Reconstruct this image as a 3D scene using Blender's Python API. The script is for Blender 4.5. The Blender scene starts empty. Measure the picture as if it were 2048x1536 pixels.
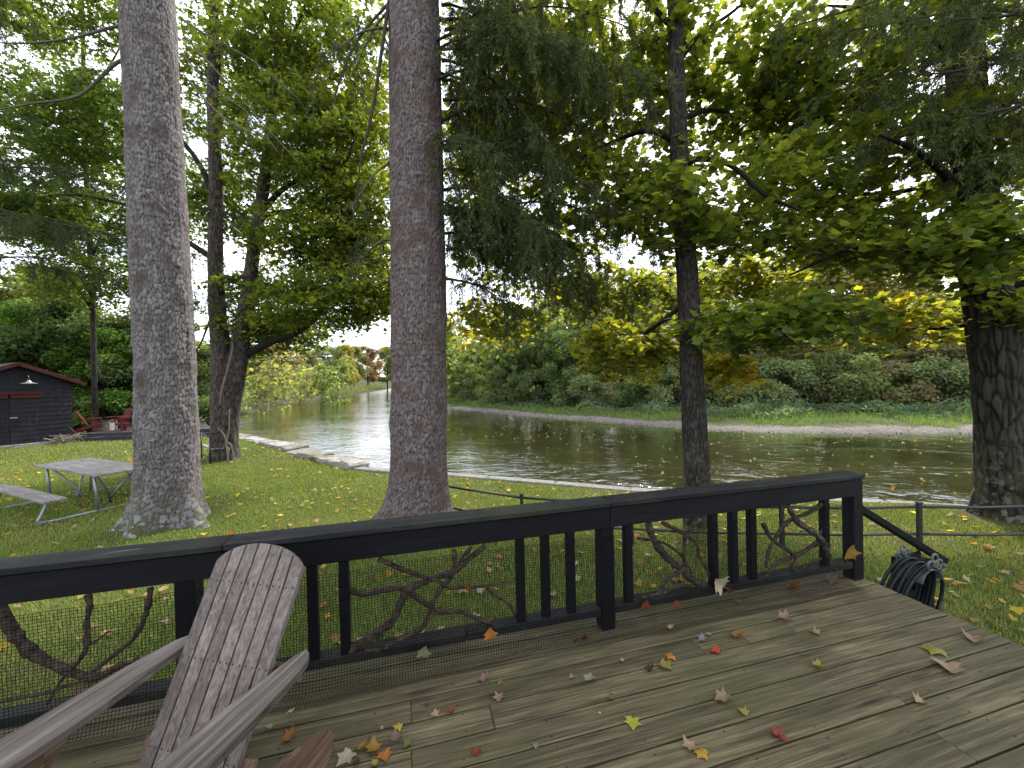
import bpy, math, random
import numpy as np
from mathutils import Vector, Matrix

rng = np.random.default_rng(11)
random.seed(11)
scene = bpy.context.scene
col = scene.collection
pi = math.pi

# ------------------------------------------------------------------ camera
F, PITCH, ROLL, EYE, TH = 786.6, -0.0077, -0.0212, 1.65, 0.2569   # focal length in px of a 2048 px wide frame
cp, sp, cr, sr = math.cos(PITCH), math.sin(PITCH), math.cos(ROLL), math.sin(ROLL)
RIGHT = Vector((cr, -sp * sr, cp * sr)); UP = Vector((-sr, -sp * cr, cp * cr)); FWD = Vector((0, cp, sp))
cam = bpy.data.cameras.new('camera'); camo = bpy.data.objects.new('camera', cam); col.objects.link(camo)
m = Matrix.Identity(4)
for i, c in enumerate((RIGHT, UP, -FWD)):
    for k in range(3): m[k][i] = c[k]
m.translation = (0, 0, EYE); camo.matrix_world = m
cam.sensor_width = 36; cam.lens = 36 * F / 2048; cam.clip_start = .05; cam.clip_end = 2000
scene.camera = camo

# ------------------------------------------------------------------ sky, sun, exposure
SUN_EL, SUN_AZ = math.radians(43), math.radians(28)      # azimuth from +Y towards +X
w = bpy.data.worlds.new('World'); scene.world = w; w.use_nodes = True
nt = w.node_tree; N = nt.nodes; L = nt.links
for n in list(N): N.remove(n)
sky = N.new('ShaderNodeTexSky'); sky.sky_type = 'NISHITA'; sky.sun_disc = False
sky.sun_elevation = SUN_EL; sky.sun_rotation = SUN_AZ; sky.air_density = 1.0; sky.dust_density = 1.5
tc = N.new('ShaderNodeTexCoord'); mp = N.new('ShaderNodeMapping'); mp.inputs['Scale'].default_value = (1.6, 1.6, 4.5)
L.new(tc.outputs['Generated'], mp.inputs['Vector'])
nz = N.new('ShaderNodeTexNoise'); nz.inputs['Scale'].default_value = 1.7; nz.inputs['Detail'].default_value = 7; nz.inputs['Roughness'].default_value = .58
L.new(mp.outputs[0], nz.inputs['Vector'])
rp = N.new('ShaderNodeValToRGB'); rp.color_ramp.elements[0].position = .40; rp.color_ramp.elements[1].position = .62
rp.color_ramp.elements[0].color = (.35, .35, .35, 1)
L.new(nz.outputs['Fac'], rp.inputs['Fac'])
mx = N.new('ShaderNodeMix'); mx.data_type = 'RGBA'
L.new(rp.outputs['Color'], mx.inputs['Factor']); L.new(sky.outputs['Color'], mx.inputs[6])
mx.inputs[7].default_value = (10.8, 11.1, 11.7, 1)
bg = N.new('ShaderNodeBackground'); bg.inputs['Strength'].default_value = .12
L.new(mx.outputs[2], bg.inputs['Color'])
wo = N.new('ShaderNodeOutputWorld'); L.new(bg.outputs[0], wo.inputs['Surface'])
sd = bpy.data.lights.new('sun', 'SUN'); sd.energy = 3.6; sd.angle = math.radians(7); sd.color = (1, .94, .85)
so = bpy.data.objects.new('sun', sd); col.objects.link(so)
sdir = Vector((math.cos(SUN_EL) * math.sin(SUN_AZ), math.cos(SUN_EL) * math.cos(SUN_AZ), math.sin(SUN_EL)))
so.rotation_euler = sdir.to_track_quat('Z', 'Y').to_euler(); so.location = sdir * 60
vs = scene.view_settings; vs.view_transform = 'Standard'; vs.look = 'None'; vs.gamma = 1; vs.use_curve_mapping = False
vs.exposure = 1.2
cy = scene.cycles
cy.max_bounces = 6; cy.diffuse_bounces = 3; cy.glossy_bounces = 3; cy.transmission_bounces = 3; cy.adaptive_threshold = .018; cy.transparent_max_bounces = 6
cy.caustics_reflective = False; cy.caustics_refractive = False

# ------------------------------------------------------------------ helpers: places
LAWN, WATER = -0.65, -1.60
def ray(px, py):
    return RIGHT * ((px - 1024) / F) + UP * ((768 - py) / F) + FWD
def at_z(px, py, z):
    d = ray(px, py); t = (z - EYE) / d.z
    return np.array((d.x * t, d.y * t, z))
def at_y(px, py, y):
    d = ray(px, py); t = y / d.y
    return np.array((d.x * t, y, EYE + d.z * t))
UD = np.array((math.cos(TH), math.sin(TH), 0)); VD = np.array((-math.sin(TH), math.cos(TH), 0))
def DK(u, v, z): return UD * u + VD * v + np.array((0, 0, z))       # deck coordinates
def at_v(px, py, v):                                                # on a plane parallel to the railing
    d = np.array(ray(px, py)); t = v / (d @ VD); p = d * t
    return np.array((p[0], p[1], EYE + p[2]))
def u_of(p): return float(p[:3] @ UD)

# ------------------------------------------------------------------ helpers: objects
WL = {}
def register(o, loc): WL[o.name] = np.array(loc, float)
def tag(o, label=None, cat=None, group=None, kind=None):
    if label: o['label'] = label
    if cat: o['category'] = cat
    if group: o['group'] = group
    if kind: o['kind'] = kind
    return o
def empty(name, loc, label=None, cat=None, group=None, rz=0.0):
    o = bpy.data.objects.new(name, None); o.empty_display_size = .2
    col.objects.link(o); o.location = loc; o.rotation_euler[2] = rz
    tag(o, label, cat, group); register(o, loc); return o
def mesh_obj(name, me, mat=None, parent=None, loc=(0, 0, 0), local=False):
    """local=True: the mesh already is in the parent's coordinates"""
    o = bpy.data.objects.new(name, me); col.objects.link(o)
    if mat is not None and len(me.materials) == 0: me.materials.append(mat)
    register(o, loc)
    if parent is not None:
        o.parent = parent
        o.location = loc if local else np.array(loc, float) - WL[parent.name]
    else: o.location = loc
    return o
def fast_mesh(name, V, polys, smooth=False, attrs=None):
    V = np.ascontiguousarray(np.asarray(V, np.float32)); me = bpy.data.meshes.new(name)
    polys = [np.asarray(p, np.int32) for p in polys if len(p)]
    me.vertices.add(len(V)); me.vertices.foreach_set('co', V.ravel())
    lv = np.concatenate([p.ravel() for p in polys]); me.loops.add(len(lv)); me.loops.foreach_set('vertex_index', lv)
    tot = np.concatenate([np.full(len(p), p.shape[1], np.int32) for p in polys])
    st = np.concatenate(([0], np.cumsum(tot)[:-1])).astype(np.int32)
    me.polygons.add(len(tot)); me.polygons.foreach_set('loop_start', st)
    me.polygons.foreach_set('use_smooth', np.full(len(tot), bool(smooth)))
    if attrs:
        for k, a in attrs.items():
            a = np.asarray(a, np.float32)
            if a.ndim == 2:
                at = me.attributes.new(k, 'FLOAT_COLOR', 'POINT')
                if a.shape[1] == 3: a = np.concatenate((a, np.ones((len(a), 1), np.float32)), 1)
                at.data.foreach_set('color', np.ascontiguousarray(a).ravel())
            else:
                at = me.attributes.new(k, 'FLOAT', 'POINT'); at.data.foreach_set('value', a)
    me.update(calc_edges=True); me.validate()
    return me
class MB:
    def __init__(s): s.V = []; s.P = []; s.n = 0
    def add(s, V, polys):
        V = np.asarray(V, float); s.V.append(V)
        for p in polys:
            p = np.asarray(p)
            if p.ndim == 1: p = p[None]
            s.P.append(p + s.n)
        s.n += len(V); return s
    def box(s, c, size, R=None, ch=.003):
        h = np.asarray(size, float) / 2; ch = min(ch, h.min() * .45); V = []
        idx = {}
        for sx in (-1, 1):
            for sy in (-1, 1):
                for sz in (-1, 1):
                    sg = np.array((sx, sy, sz))
                    for a in range(3):
                        q = h - ch; q = q.copy(); q[a] = h[a]; idx[(sx, sy, sz, a)] = len(V); V.append(sg * q)
        V = np.array(V); Q = []; T = []
        for a in range(3):
            b, c2 = (a + 1) % 3, (a + 2) % 3
            for sg in (-1, 1):
                f = []
                for (sb, sc) in ((-1, -1), (1, -1), (1, 1), (-1, 1)):
                    k = [0, 0, 0]; k[a] = sg; k[b] = sb; k[c2] = sc; f.append(idx[(*k, a)])
                Q.append(f if sg > 0 else f[::-1])
            for sb in (-1, 1):
                for sc in (-1, 1):
                    k0 = [0, 0, 0]; k0[b] = sb; k0[c2] = sc; k1 = list(k0); k0[a] = -1; k1[a] = 1
                    f = [idx[(*k0, b)], idx[(*k1, b)], idx[(*k1, c2)], idx[(*k0, c2)]]
                    Q.append(f if sb * sc < 0 else f[::-1])
        for sx in (-1, 1):
            for sy in (-1, 1):
                for sz in (-1, 1):
                    f = [idx[(sx, sy, sz, a)] for a in range(3)]; T.append(f if sx * sy * sz > 0 else f[::-1])
        if R is not None: V = V @ np.asarray(R).T
        s.add(V + np.asarray(c), [np.array(Q), np.array(T)]); return s
    def tube(s, pts, rad, sides=8, cap=True, smooth=0):
        pts = np.asarray(pts, float)
        rad = np.full(len(pts), rad, float) if np.isscalar(rad) else np.asarray(rad, float)
        if smooth: pts, rad = catmull(pts, rad, smooth)
        n = len(pts); t = np.gradient(pts, axis=0); t /= np.linalg.norm(t, axis=1)[:, None] + 1e-9
        a = np.array((0, 0, 1.)) if abs(t[0][2]) < .9 else np.array((1., 0, 0))
        nrm = np.cross(t[0], a); nrm /= np.linalg.norm(nrm); Ns = [nrm]
        for i in range(1, n):
            nrm = nrm - t[i] * (nrm @ t[i]); nrm = nrm / (np.linalg.norm(nrm) + 1e-9); Ns.append(nrm)
        Ns = np.array(Ns); B = np.cross(t, Ns); an = np.arange(sides) * 2 * pi / sides
        V = (pts[:, None] + rad[:, None, None] * (np.cos(an)[None, :, None] * Ns[:, None] + np.sin(an)[None, :, None] * B[:, None])).reshape(-1, 3)
        i = np.arange(n - 1)[:, None] * sides; j = np.arange(sides)[None]; j2 = (j + 1) % sides
        Q = np.stack((i + j, i + j2, i + sides + j2, i + sides + j), -1).reshape(-1, 4)
        P = [Q]
        if cap: P += [np.arange(sides)[::-1][None], (np.arange(sides) + (n - 1) * sides)[None]]
        s.add(V, P); return s
    def prism(s, outline, th, O, X, Y):
        """extrude a 2-D outline (in X, Y axes at O) by +-th/2 along X x Y"""
        o2 = np.asarray(outline, float); X = np.asarray(X, float); Y = np.asarray(Y, float); Z = np.cross(X, Y); O = np.asarray(O, float)
        b = O + o2[:, :1] * X + o2[:, 1:] * Y; n = len(o2)
        V = np.concatenate((b - Z * th / 2, b + Z * th / 2)); i = np.arange(n); j = (i + 1) % n
        s.add(V, [i[::-1][None], (i + n)[None], np.stack((i, j, j + n, i + n), -1)]); return s
    def lathe(s, prof, c=(0, 0, 0), sides=16):
        prof = np.asarray(prof, float); an = np.arange(sides) * 2 * pi / sides
        V = np.stack((prof[:, 0, None] * np.cos(an), prof[:, 0, None] * np.sin(an), np.repeat(prof[:, 1, None], sides, 1)), -1).reshape(-1, 3) + np.asarray(c)
        n = len(prof); i = np.arange(n - 1)[:, None] * sides; j = np.arange(sides)[None]; j2 = (j + 1) % sides
        s.add(V, [np.stack((i + j, i + j2, i + sides + j2, i + sides + j), -1).reshape(-1, 4)]); return s
    def mesh(s, name, smooth=False, origin=(0, 0, 0)):
        d = {}
        for p in s.P: d.setdefault(p.shape[1], []).append(p)
        return fast_mesh(name, np.concatenate(s.V) - np.asarray(origin), [np.concatenate(v) for v in d.values()], smooth)
    def obj(s, name, mat, parent=None, smooth=False, local=False):
        """mesh object whose origin is its centre"""
        V = np.concatenate(s.V); c = (V.min(0) + V.max(0)) / 2
        if local: return mesh_obj(name, s.mesh(name, smooth, c), mat, parent, c, True)
        return mesh_obj(name, s.mesh(name, smooth, c), mat, parent, c)
def catmull(p, r, k):
    p = np.asarray(p, float); P = np.concatenate((2 * p[:1] - p[1:2], p, 2 * p[-1:] - p[-2:-1])); R = np.concatenate((r[:1], r, r[-1:]))
    op, orr = [], []
    for i in range(1, len(P) - 2):
        for q in range(k):
            t = q / k; a, b, c, d = P[i - 1], P[i], P[i + 1], P[i + 2]
            op.append(.5 * (2 * b + (c - a) * t + (2 * a - 5 * b + 4 * c - d) * t * t + (3 * b - a - 3 * c + d) * t ** 3)); orr.append(R[i] * (1 - t) + R[i + 1] * t)
    op.append(P[-2]); orr.append(R[-2]); return np.array(op), np.array(orr)
def copy_tree(o, parent=None):
    c = o.copy(); col.objects.link(c); WL[c.name] = WL[o.name]
    if parent is not None: c.parent = parent
    for ch in o.children: copy_tree(ch, c)
    return c
def vnoise(x, y, s=1.0, seed=0):                       # smooth value noise in numpy
    x = np.asarray(x) / s; y = np.asarray(y) / s; xi = np.floor(x).astype(int); yi = np.floor(y).astype(int); fx = x - xi; fy = y - yi
    def h(a, b): return np.modf(np.abs(np.sin(a * 127.1 + b * 311.7 + seed * 74.7) * 43758.5453))[0]
    fx = fx * fx * (3 - 2 * fx); fy = fy * fy * (3 - 2 * fy)
    return (h(xi, yi) * (1 - fx) + h(xi + 1, yi) * fx) * (1 - fy) + (h(xi, yi + 1) * (1 - fx) + h(xi + 1, yi + 1) * fx) * fy

# ------------------------------------------------------------------ materials
def newmat(name, rough=.7, spec=.3):
    m = bpy.data.materials.new(name); m.use_nodes = True; t = m.node_tree; b = t.nodes['Principled BSDF']
    b.inputs['Roughness'].default_value = rough; b.inputs['Specular IOR Level'].default_value = spec
    return m, t, b
def nd(t, typ, **kw):
    n = t.nodes.new(typ)
    for k, v in kw.items():
        if hasattr(n, k): setattr(n, k, v)
        else: n.inputs[k.replace('_', ' ')].default_value = v
    return n
def lk(t, a, b): t.links.new(a, b)
def ramp(t, fac, stops):
    r = t.nodes.new('ShaderNodeValToRGB'); e = r.color_ramp.elements
    while len(e) < len(stops): e.new(.5)
    for k, (p, c) in enumerate(stops): e[k].position = p; e[k].color = (*c, 1)
    lk(t, fac, r.inputs['Fac']); return r.outputs['Color']
def coords(t, kind='Object', scale=(1, 1, 1), rot=(0, 0, 0), loc=(0, 0, 0)):
    if kind == 'World': src = t.nodes.new('ShaderNodeNewGeometry').outputs['Position']
    else: src = t.nodes.new('ShaderNodeTexCoord').outputs[kind]
    mpn = t.nodes.new('ShaderNodeMapping'); mpn.inputs['Scale'].default_value = scale; mpn.inputs['Rotation'].default_value = rot; mpn.inputs['Location'].default_value = loc
    lk(t, src, mpn.inputs['Vector']); return mpn
def noise(t, vec, scale, detail=4, rough=.55, dist=0):
    n = nd(t, 'ShaderNodeTexNoise', Scale=scale, Detail=detail, Roughness=rough, Distortion=dist); lk(t, vec, n.inputs['Vector']); return n.outputs['Fac']
def mixc(t, fac, a, b, blend='MIX'):
    x = t.nodes.new('ShaderNodeMix'); x.data_type = 'RGBA'; x.blend_type = blend
    for inp, v in ((x.inputs['Factor'], fac), (x.inputs[6], a), (x.inputs[7], b)):
        if hasattr(v, 'node'): lk(t, v, inp)
        elif isinstance(v, tuple): inp.default_value = (*v, 1) if len(v) == 3 else v
        else: inp.default_value = v
    return x.outputs[2]
def bump(t, b, height, strength=.5, dist=.01):
    n = nd(t, 'ShaderNodeBump', Strength=strength, Distance=dist); lk(t, height, n.inputs['Height']); lk(t, n.outputs['Normal'], b.inputs['Normal'])
def math_n(t, op, a, b=None):
    n = t.nodes.new('ShaderNodeMath'); n.operation = op
    for i, v in enumerate((a, b)):
        if v is None: continue
        if hasattr(v, 'node'): lk(t, v, n.inputs[i])
        else: n.inputs[i].default_value = v
    return n.outputs[0]

def wood_mat(name, lo, mid, hi, axis=0, grain=38, rough=.75, moss=None, bumpv=.5, spec=.25, wear=None):
    """weathered wood, grain along the object's own axis, shifted per object"""
    m, t, b = newmat(name, rough, spec)
    sc = [grain, grain, grain]; sc[axis] = 2.2
    oi = t.nodes.new('ShaderNodeObjectInfo'); mpn = coords(t, 'Object', tuple(sc))
    ad = t.nodes.new('ShaderNodeVectorMath'); ad.operation = 'MULTIPLY_ADD'
    cmb = t.nodes.new('ShaderNodeCombineXYZ')
    for k in range(3): lk(t, oi.outputs['Random'], cmb.inputs[k])
    lk(t, cmb.outputs[0], ad.inputs[0]); ad.inputs[1].default_value = (91, 57, 73); lk(t, mpn.outputs[0], ad.inputs[2])
    g1 = noise(t, ad.outputs[0], 1.0, 6, .62, .8); 
    sc2 = [5., 5., 5.]; sc2[axis] = .8; mp2 = coords(t, 'Object', tuple(sc2)); ad2 = t.nodes.new('ShaderNodeVectorMath'); lk(t, mp2.outputs[0], ad2.inputs[0]); lk(t, cmb.outputs[0], ad2.inputs[1])
    g2 = noise(t, ad2.outputs[0], 1.5, 3, .5, 1.2)
    f = math_n(t, 'ADD', math_n(t, 'MULTIPLY', g1, .7), math_n(t, 'MULTIPLY', g2, .3))
    c = ramp(t, f, [(.34, lo), (.5, mid), (.66, hi)])
    hv = t.nodes.new('ShaderNodeHueSaturation'); lk(t, c, hv.inputs['Color'])
    lk(t, math_n(t, 'ADD', math_n(t, 'MULTIPLY', oi.outputs['Random'], .45), .78), hv.inputs['Value']); c = hv.outputs['Color']
    if moss:
        wn = noise(t, coords(t, 'World').outputs[0], moss[1], 5, .6); c = mixc(t, ramp(t, wn, [(moss[2], (0, 0, 0)), (moss[3], (1, 1, 1))]), c, moss[0])
    if wear:
        wn = noise(t, mpn.outputs[0], .6, 5, .7); c = mixc(t, ramp(t, wn, [(wear[1], (0, 0, 0)), (wear[1] + .06, (1, 1, 1))]), c, wear[0])
    lk(t, c, b.inputs['Base Color']); bump(t, b, g1, bumpv, .004)
    return m
M = {}
M['deck'] = wood_mat('deck_wood', (.018, .013, .007), (.080, .064, .034), (.165, .136, .078), 0, 62, .68, ((.050, .054, .020), 1.1, .44, .74))
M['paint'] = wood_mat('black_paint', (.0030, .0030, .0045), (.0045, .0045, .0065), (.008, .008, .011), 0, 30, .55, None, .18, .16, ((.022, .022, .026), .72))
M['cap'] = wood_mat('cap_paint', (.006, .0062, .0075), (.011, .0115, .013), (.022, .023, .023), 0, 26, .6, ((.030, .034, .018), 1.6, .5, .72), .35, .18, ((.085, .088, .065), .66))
M['chair_slat'] = wood_mat('grey_teak_slat', (.060, .044, .036), (.130, .105, .094), (.215, .183, .170), 2, 70, .72, None, .7, .25)
M['chair'] = wood_mat('grey_teak', (.026, .019, .014), (.085, .070, .058), (.185, .163, .146), 1, 70, .72, None, .6, .25)
M['chair_under'] = wood_mat('brown_teak', (.045, .028, .016), (.10, .062, .038), (.17, .115, .075), 1, 50, .75, None, .5)
M['red'] = wood_mat('red_paint', (.055, .006, .008), (.095, .010, .013), (.14, .018, .022), 1, 20, .5, None, .1)
M['table'] = wood_mat('grey_planks', (.08, .073, .068), (.19, .175, .165), (.31, .29, .275), 0, 40, .8, None, .5)
M['shed'] = wood_mat('charcoal_shingle', (.008, .008, .011), (.014, .014, .019), (.026, .026, .034), 2, 14, .8, None, .6)
M['trim'] = wood_mat('rust_trim', (.035, .008, .005), (.058, .012, .008), (.08, .019, .012), 0, 20, .7, None, .3)
M['darkdeck'] = wood_mat('dark_deck', (.015, .015, .02), (.026, .027, .034), (.05, .052, .06), 0, 20, .6, None, .2)
def flat(name, c, rough=.6, spec=.3, metal=0, var=.25, scale=30, bmp=.15):
    m, t, b = newmat(name, rough, spec); b.inputs['Metallic'].default_value = metal
    n = noise(t, coords(t, 'Object').outputs[0], scale, 4)
    lk(t, ramp(t, n, [(.3, tuple(x * (1 - var) for x in c)), (.7, tuple(min(1, x * (1 + var)) for x in c))]), b.inputs['Base Color']); bump(t, b, n, bmp, .003); return m
M['black_metal'] = flat('black_iron', (.012, .012, .013), .45, .5, 0, .5)
M['galv'] = flat('galvanised_pipe', (.22, .26, .28), .45, .5, .5, .2)
M['hose'] = flat('green_hose', (.002, .007, .0055), .5, .25, 0, .3)
M['cast'] = flat('grey_cast_metal', (.10, .105, .115), .5, .5, .3, .35)
M['net'] = flat('black_netting', (.006, .006, .007), .9, .05)
M['screw'] = flat('dark_screw', (.02, .017, .015), .6, .4, .4)
M['silver'] = flat('silver_enamel', (.28, .28, .28), .35, .5, .4, .1)
M['brush'] = flat('dry_brush', (.21, .18, .145), .9, .1, 0, .45)
M['soil'] = flat('soil', (.05, .035, .022), .95, .1)
M['pot'] = flat('dark_pot', (.03, .022, .02), .7, .3)
M['tablecream'] = flat('weathered_crate', (.22, .19, .15), .85, .2, 0, .35, 12)
def stone_mat():
    m, t, b = newmat('wall_stone', .88, .2); g = coords(t, 'World').outputs[0]; oi = t.nodes.new('ShaderNodeObjectInfo')
    n = noise(t, g, 7, 8, .65); n2 = noise(t, g, 1.3, 4)
    c = ramp(t, n, [(.3, (.10, .092, .082)), (.5, (.235, .222, .20)), (.72, (.38, .365, .335))])
    hv = t.nodes.new('ShaderNodeHueSaturation'); lk(t, c, hv.inputs['Color']); lk(t, math_n(t, 'ADD', math_n(t, 'MULTIPLY', oi.outputs['Random'], .5), .7), hv.inputs['Value'])
    c = mixc(t, ramp(t, n2, [(.5, (0, 0, 0)), (.7, (1, 1, 1))]), hv.outputs['Color'], (.12, .105, .07))
    lk(t, c, b.inputs['Base Color']); bump(t, b, n, .7, .02); return m
M['stone'] = stone_mat()
def coping_mat():
    m, t, b = newmat('pale_coping', .85, .2); g = coords(t, 'World').outputs[0]; n = noise(t, g, 9, 7, .6)
    lk(t, ramp(t, n, [(.3, (.10, .096, .086)), (.6, (.20, .193, .178))]), b.inputs['Base Color']); bump(t, b, n, .4, .01); return m
M['coping'] = coping_mat()

def bark_mat(name, lo, mid, hi, moss, lichen, mossz=.9):
    """colour from the plates the trunk is modelled with, plus moss and lichen low down"""
    m, t, b = newmat(name, .9, .12); g = coords(t, 'World').outputs[0]
    at = nd(t, 'ShaderNodeAttribute', attribute_name='plate')
    n = noise(t, g, 22, 8, .68); n2 = noise(t, g, 3.2, 5, .6)
    f = math_n(t, 'ADD', math_n(t, 'MULTIPLY', at.outputs['Fac'], .62), math_n(t, 'MULTIPLY', n, .38))
    c = ramp(t, f, [(.2, lo), (.48, mid), (.8, hi)])
    c = mixc(t, ramp(t, n2, [(.52, (0, 0, 0)), (.68, (1, 1, 1))]), c, moss)
    sep = t.nodes.new('ShaderNodeSeparateXYZ'); lk(t, g, sep.inputs[0])
    low = nd(t, 'ShaderNodeMapRange'); low.inputs['From Min'].default_value = LAWN + mossz; low.inputs['From Max'].default_value = LAWN + .1; lk(t, sep.outputs['Z'], low.inputs['Value'])
    n3 = noise(t, g, 9, 4, .55); lf = math_n(t, 'MULTIPLY', low.outputs[0], ramp(t, n3, [(.56, (0, 0, 0)), (.6, (1, 1, 1))]))
    n4 = noise(t, g, 4, 4, .55); mf = math_n(t, 'MULTIPLY', low.outputs[0], ramp(t, n4, [(.45, (0, 0, 0)), (.6, (1, 1, 1))]))
    c = mixc(t, mf, c, (.055, .060, .026)); c = mixc(t, lf, c, lichen)
    lk(t, c, b.inputs['Base Color']); bump(t, b, n, .6, .012); return m
M['spruce_bark'] = bark_mat('spruce_bark', (.018, .014, .013), (.105, .094, .093), (.20, .185, .188), (.070, .056, .050), (.20, .22, .19))
M['spruce_bark2'] = bark_mat('spruce_bark_reddish', (.016, .012, .011), (.092, .074, .071), (.18, .155, .15), (.082, .053, .046), (.22, .225, .205), .4)
M['maple_bark'] = bark_mat('maple_bark', (.010, .008, .007), (.026, .022, .019), (.060, .053, .047), (.022, .020, .014), (.12, .12, .108), 1.5)
M['maple_bark2'] = bark_mat('maple_bark_brown', (.018, .014, .012), (.052, .042, .036), (.11, .095, .084), (.036, .031, .023), (.14, .13, .115), .3)
M['twig'] = flat('twig_bark', (.045, .038, .032), .9, .1, 0, .35)
M['dead_twig'] = flat('dead_twig_bark', (.10, .088, .078), .9, .1, 0, .35)
M['vine'] = flat('pale_vine', (.16, .135, .11), .9, .1, 0, .3)
M['branch'] = flat('railing_branch', (.055, .042, .032), .9, .1, 0, .7, 45, .9)
def leaf_mat(name, trans=.62, rough=.55, attr=True, spec=.25, mott=None):
    m, t, b = newmat(name, rough, spec)
    if attr: c = nd(t, 'ShaderNodeAttribute', attribute_name='col').outputs['Color']
    else:
        oi = t.nodes.new('ShaderNodeObjectInfo'); c = oi.outputs['Color']
        n = noise(t, coords(t, 'Object').outputs[0], mott[0], 3, .6)
        at = nd(t, 'ShaderNodeAttribute', attribute_name='col').outputs['Color'] if mott[2] else None
        if at is not None: c = mixc(t, 1.0, c, at, 'MULTIPLY')
        c = mixc(t, ramp(t, n, [(.42, (0, 0, 0)), (.62, (1, 1, 1))]), c, mixc(t, 1.0, c, mott[1], 'MULTIPLY'))
    lk(t, c, b.inputs['Base Color'])
    tr = t.nodes.new('ShaderNodeBsdfTranslucent'); lk(t, mixc(t, 1.0, c, (1.6, 1.45, .6), 'MULTIPLY'), tr.inputs['Color'])
    ms = t.nodes.new('ShaderNodeMixShader'); ms.inputs[0].default_value = trans
    out = t.nodes['Material Output']; lk(t, b.outputs[0], ms.inputs[1]); lk(t, tr.outputs[0], ms.inputs[2]); lk(t, ms.outputs[0], out.inputs['Surface']); return m
M['leaf'] = leaf_mat('maple_leaf'); M['needle'] = leaf_mat('spruce_needle', .35, .6); M['grass'] = leaf_mat('grass_blade', .35, .6)
M['far_leaf'] = leaf_mat('far_leaf', .5, .7, False, .15, (.35, (.72, .8, .75), True))
M['fallen'] = leaf_mat('fallen_leaf', .15, .6, False, .3, (30, (.62, .5, .42), False))

# ------------------------------------------------------------------ leaf / blade scatter helpers
def unit(v): return v / (np.linalg.norm(v, axis=-1, keepdims=True) + 1e-9)
LEAF5 = (np.array([(0, 0, 0), (.2, -.06, .05), (.48, 0, .10), (.36, .25, .06), (.60, .52, .13), (.29, .60, .04), (0, 1, -.06),
                   (-.29, .60, .04), (-.60, .52, .13), (-.36, .25, .06), (-.48, 0, .10), (-.2, -.06, .05)], float) - np.array((0, .4, 0)),
         [np.array([[0, 1, 2, 3, 4, 5, 6], [0, 6, 7, 8, 9, 10, 11]])])
LEAF4 = (np.array([(0, -.04, 0), (.50, .04, .10), (.33, .28, .05), (.58, .58, .13), (0, 1, -.06), (-.58, .58, .13), (-.33, .28, .05), (-.50, .04, .10)], float) - np.array((0, .4, 0)), [np.array([[0, 1, 2, 3, 4], [0, 4, 5, 6, 7]])])
LEAF3 = (np.array([(0, 0, 0), (.52, .18, .1), (.2, .45, .03), (0, 1, -.08), (-.2, .45, .03), (-.52, .18, .1)], float) - np.array((0, .4, 0)),
         [np.array([[0, 1, 2, 3], [0, 3, 4, 5]])])
CARD = (np.array([(-.5, -.2, 0), (.1, -.5, .08), (.5, .15, 0), (-.1, .5, .08)], float), [np.array([[0, 1, 2, 3]])])
OVAL = (np.array([(0, -.6, 0), (.26, -.1, .06), (0, .6, -.05), (-.26, -.1, .06)], float), [np.array([[0, 1, 2, 3]])])
def scatter(P, nrm, az, size, C, shape):
    """shape copies at P, facing nrm, turned by az; returns verts, polys, colours"""
    P = np.asarray(P); n = unit(np.asarray(nrm)); k = len(P)
    a = np.where(np.abs(n[:, 2:3]) < .95, np.array((0, 0, 1.)), np.array((1., 0, 0))); x = unit(np.cross(a, n)); y = np.cross(n, x)
    c, s = np.cos(az)[:, None], np.sin(az)[:, None]; X = x * c + y * s; Y = -x * s + y * c
    S, polys = shape; size = np.broadcast_to(np.asarray(size, float), (k,))
    V = P[:, None] + size[:, None, None] * (S[None, :, :1] * X[:, None] + S[None, :, 1:2] * Y[:, None] + S[None, :, 2:] * n[:, None])
    off = (np.arange(k) * len(S))[:, None, None]
    return V.reshape(-1, 3), [(p[None] + off).reshape(-1, p.shape[1]) for p in polys], np.repeat(np.asarray(C), len(S), 0)
def scatter_mesh(name, *a):
    V, P, C = scatter(*a); return fast_mesh(name, V, P, attrs={'col': C})
def blades(P, h, w, C, lean=.5):
    k = len(P); az = rng.uniform(0, 2 * pi, k); d = np.stack((np.cos(az), np.sin(az), np.zeros(k)), 1); s = np.stack((-np.sin(az), np.cos(az), np.zeros(k)), 1)
    ln = rng.uniform(.1, 1, (k, 1)) * lean
    h = np.broadcast_to(h, (k,))[:, None]; w = np.broadcast_to(w, (k,))[:, None]; up = np.array((0, 0, 1.))
    V = np.stack((P - s * w * .6, P + s * w * .6, P + up * h + d * h * ln), 1).reshape(-1, 3)
    return V, [np.arange(k * 3).reshape(-1, 3)], np.repeat(C, 3, 0)
def pal(t, stops):
    t = np.clip(np.asarray(t, float), 0, 1); xs = [s[0] for s in stops]
    return np.stack([np.interp(t, xs, [s[1][k] for s in stops]) for k in range(3)], 1)

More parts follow.
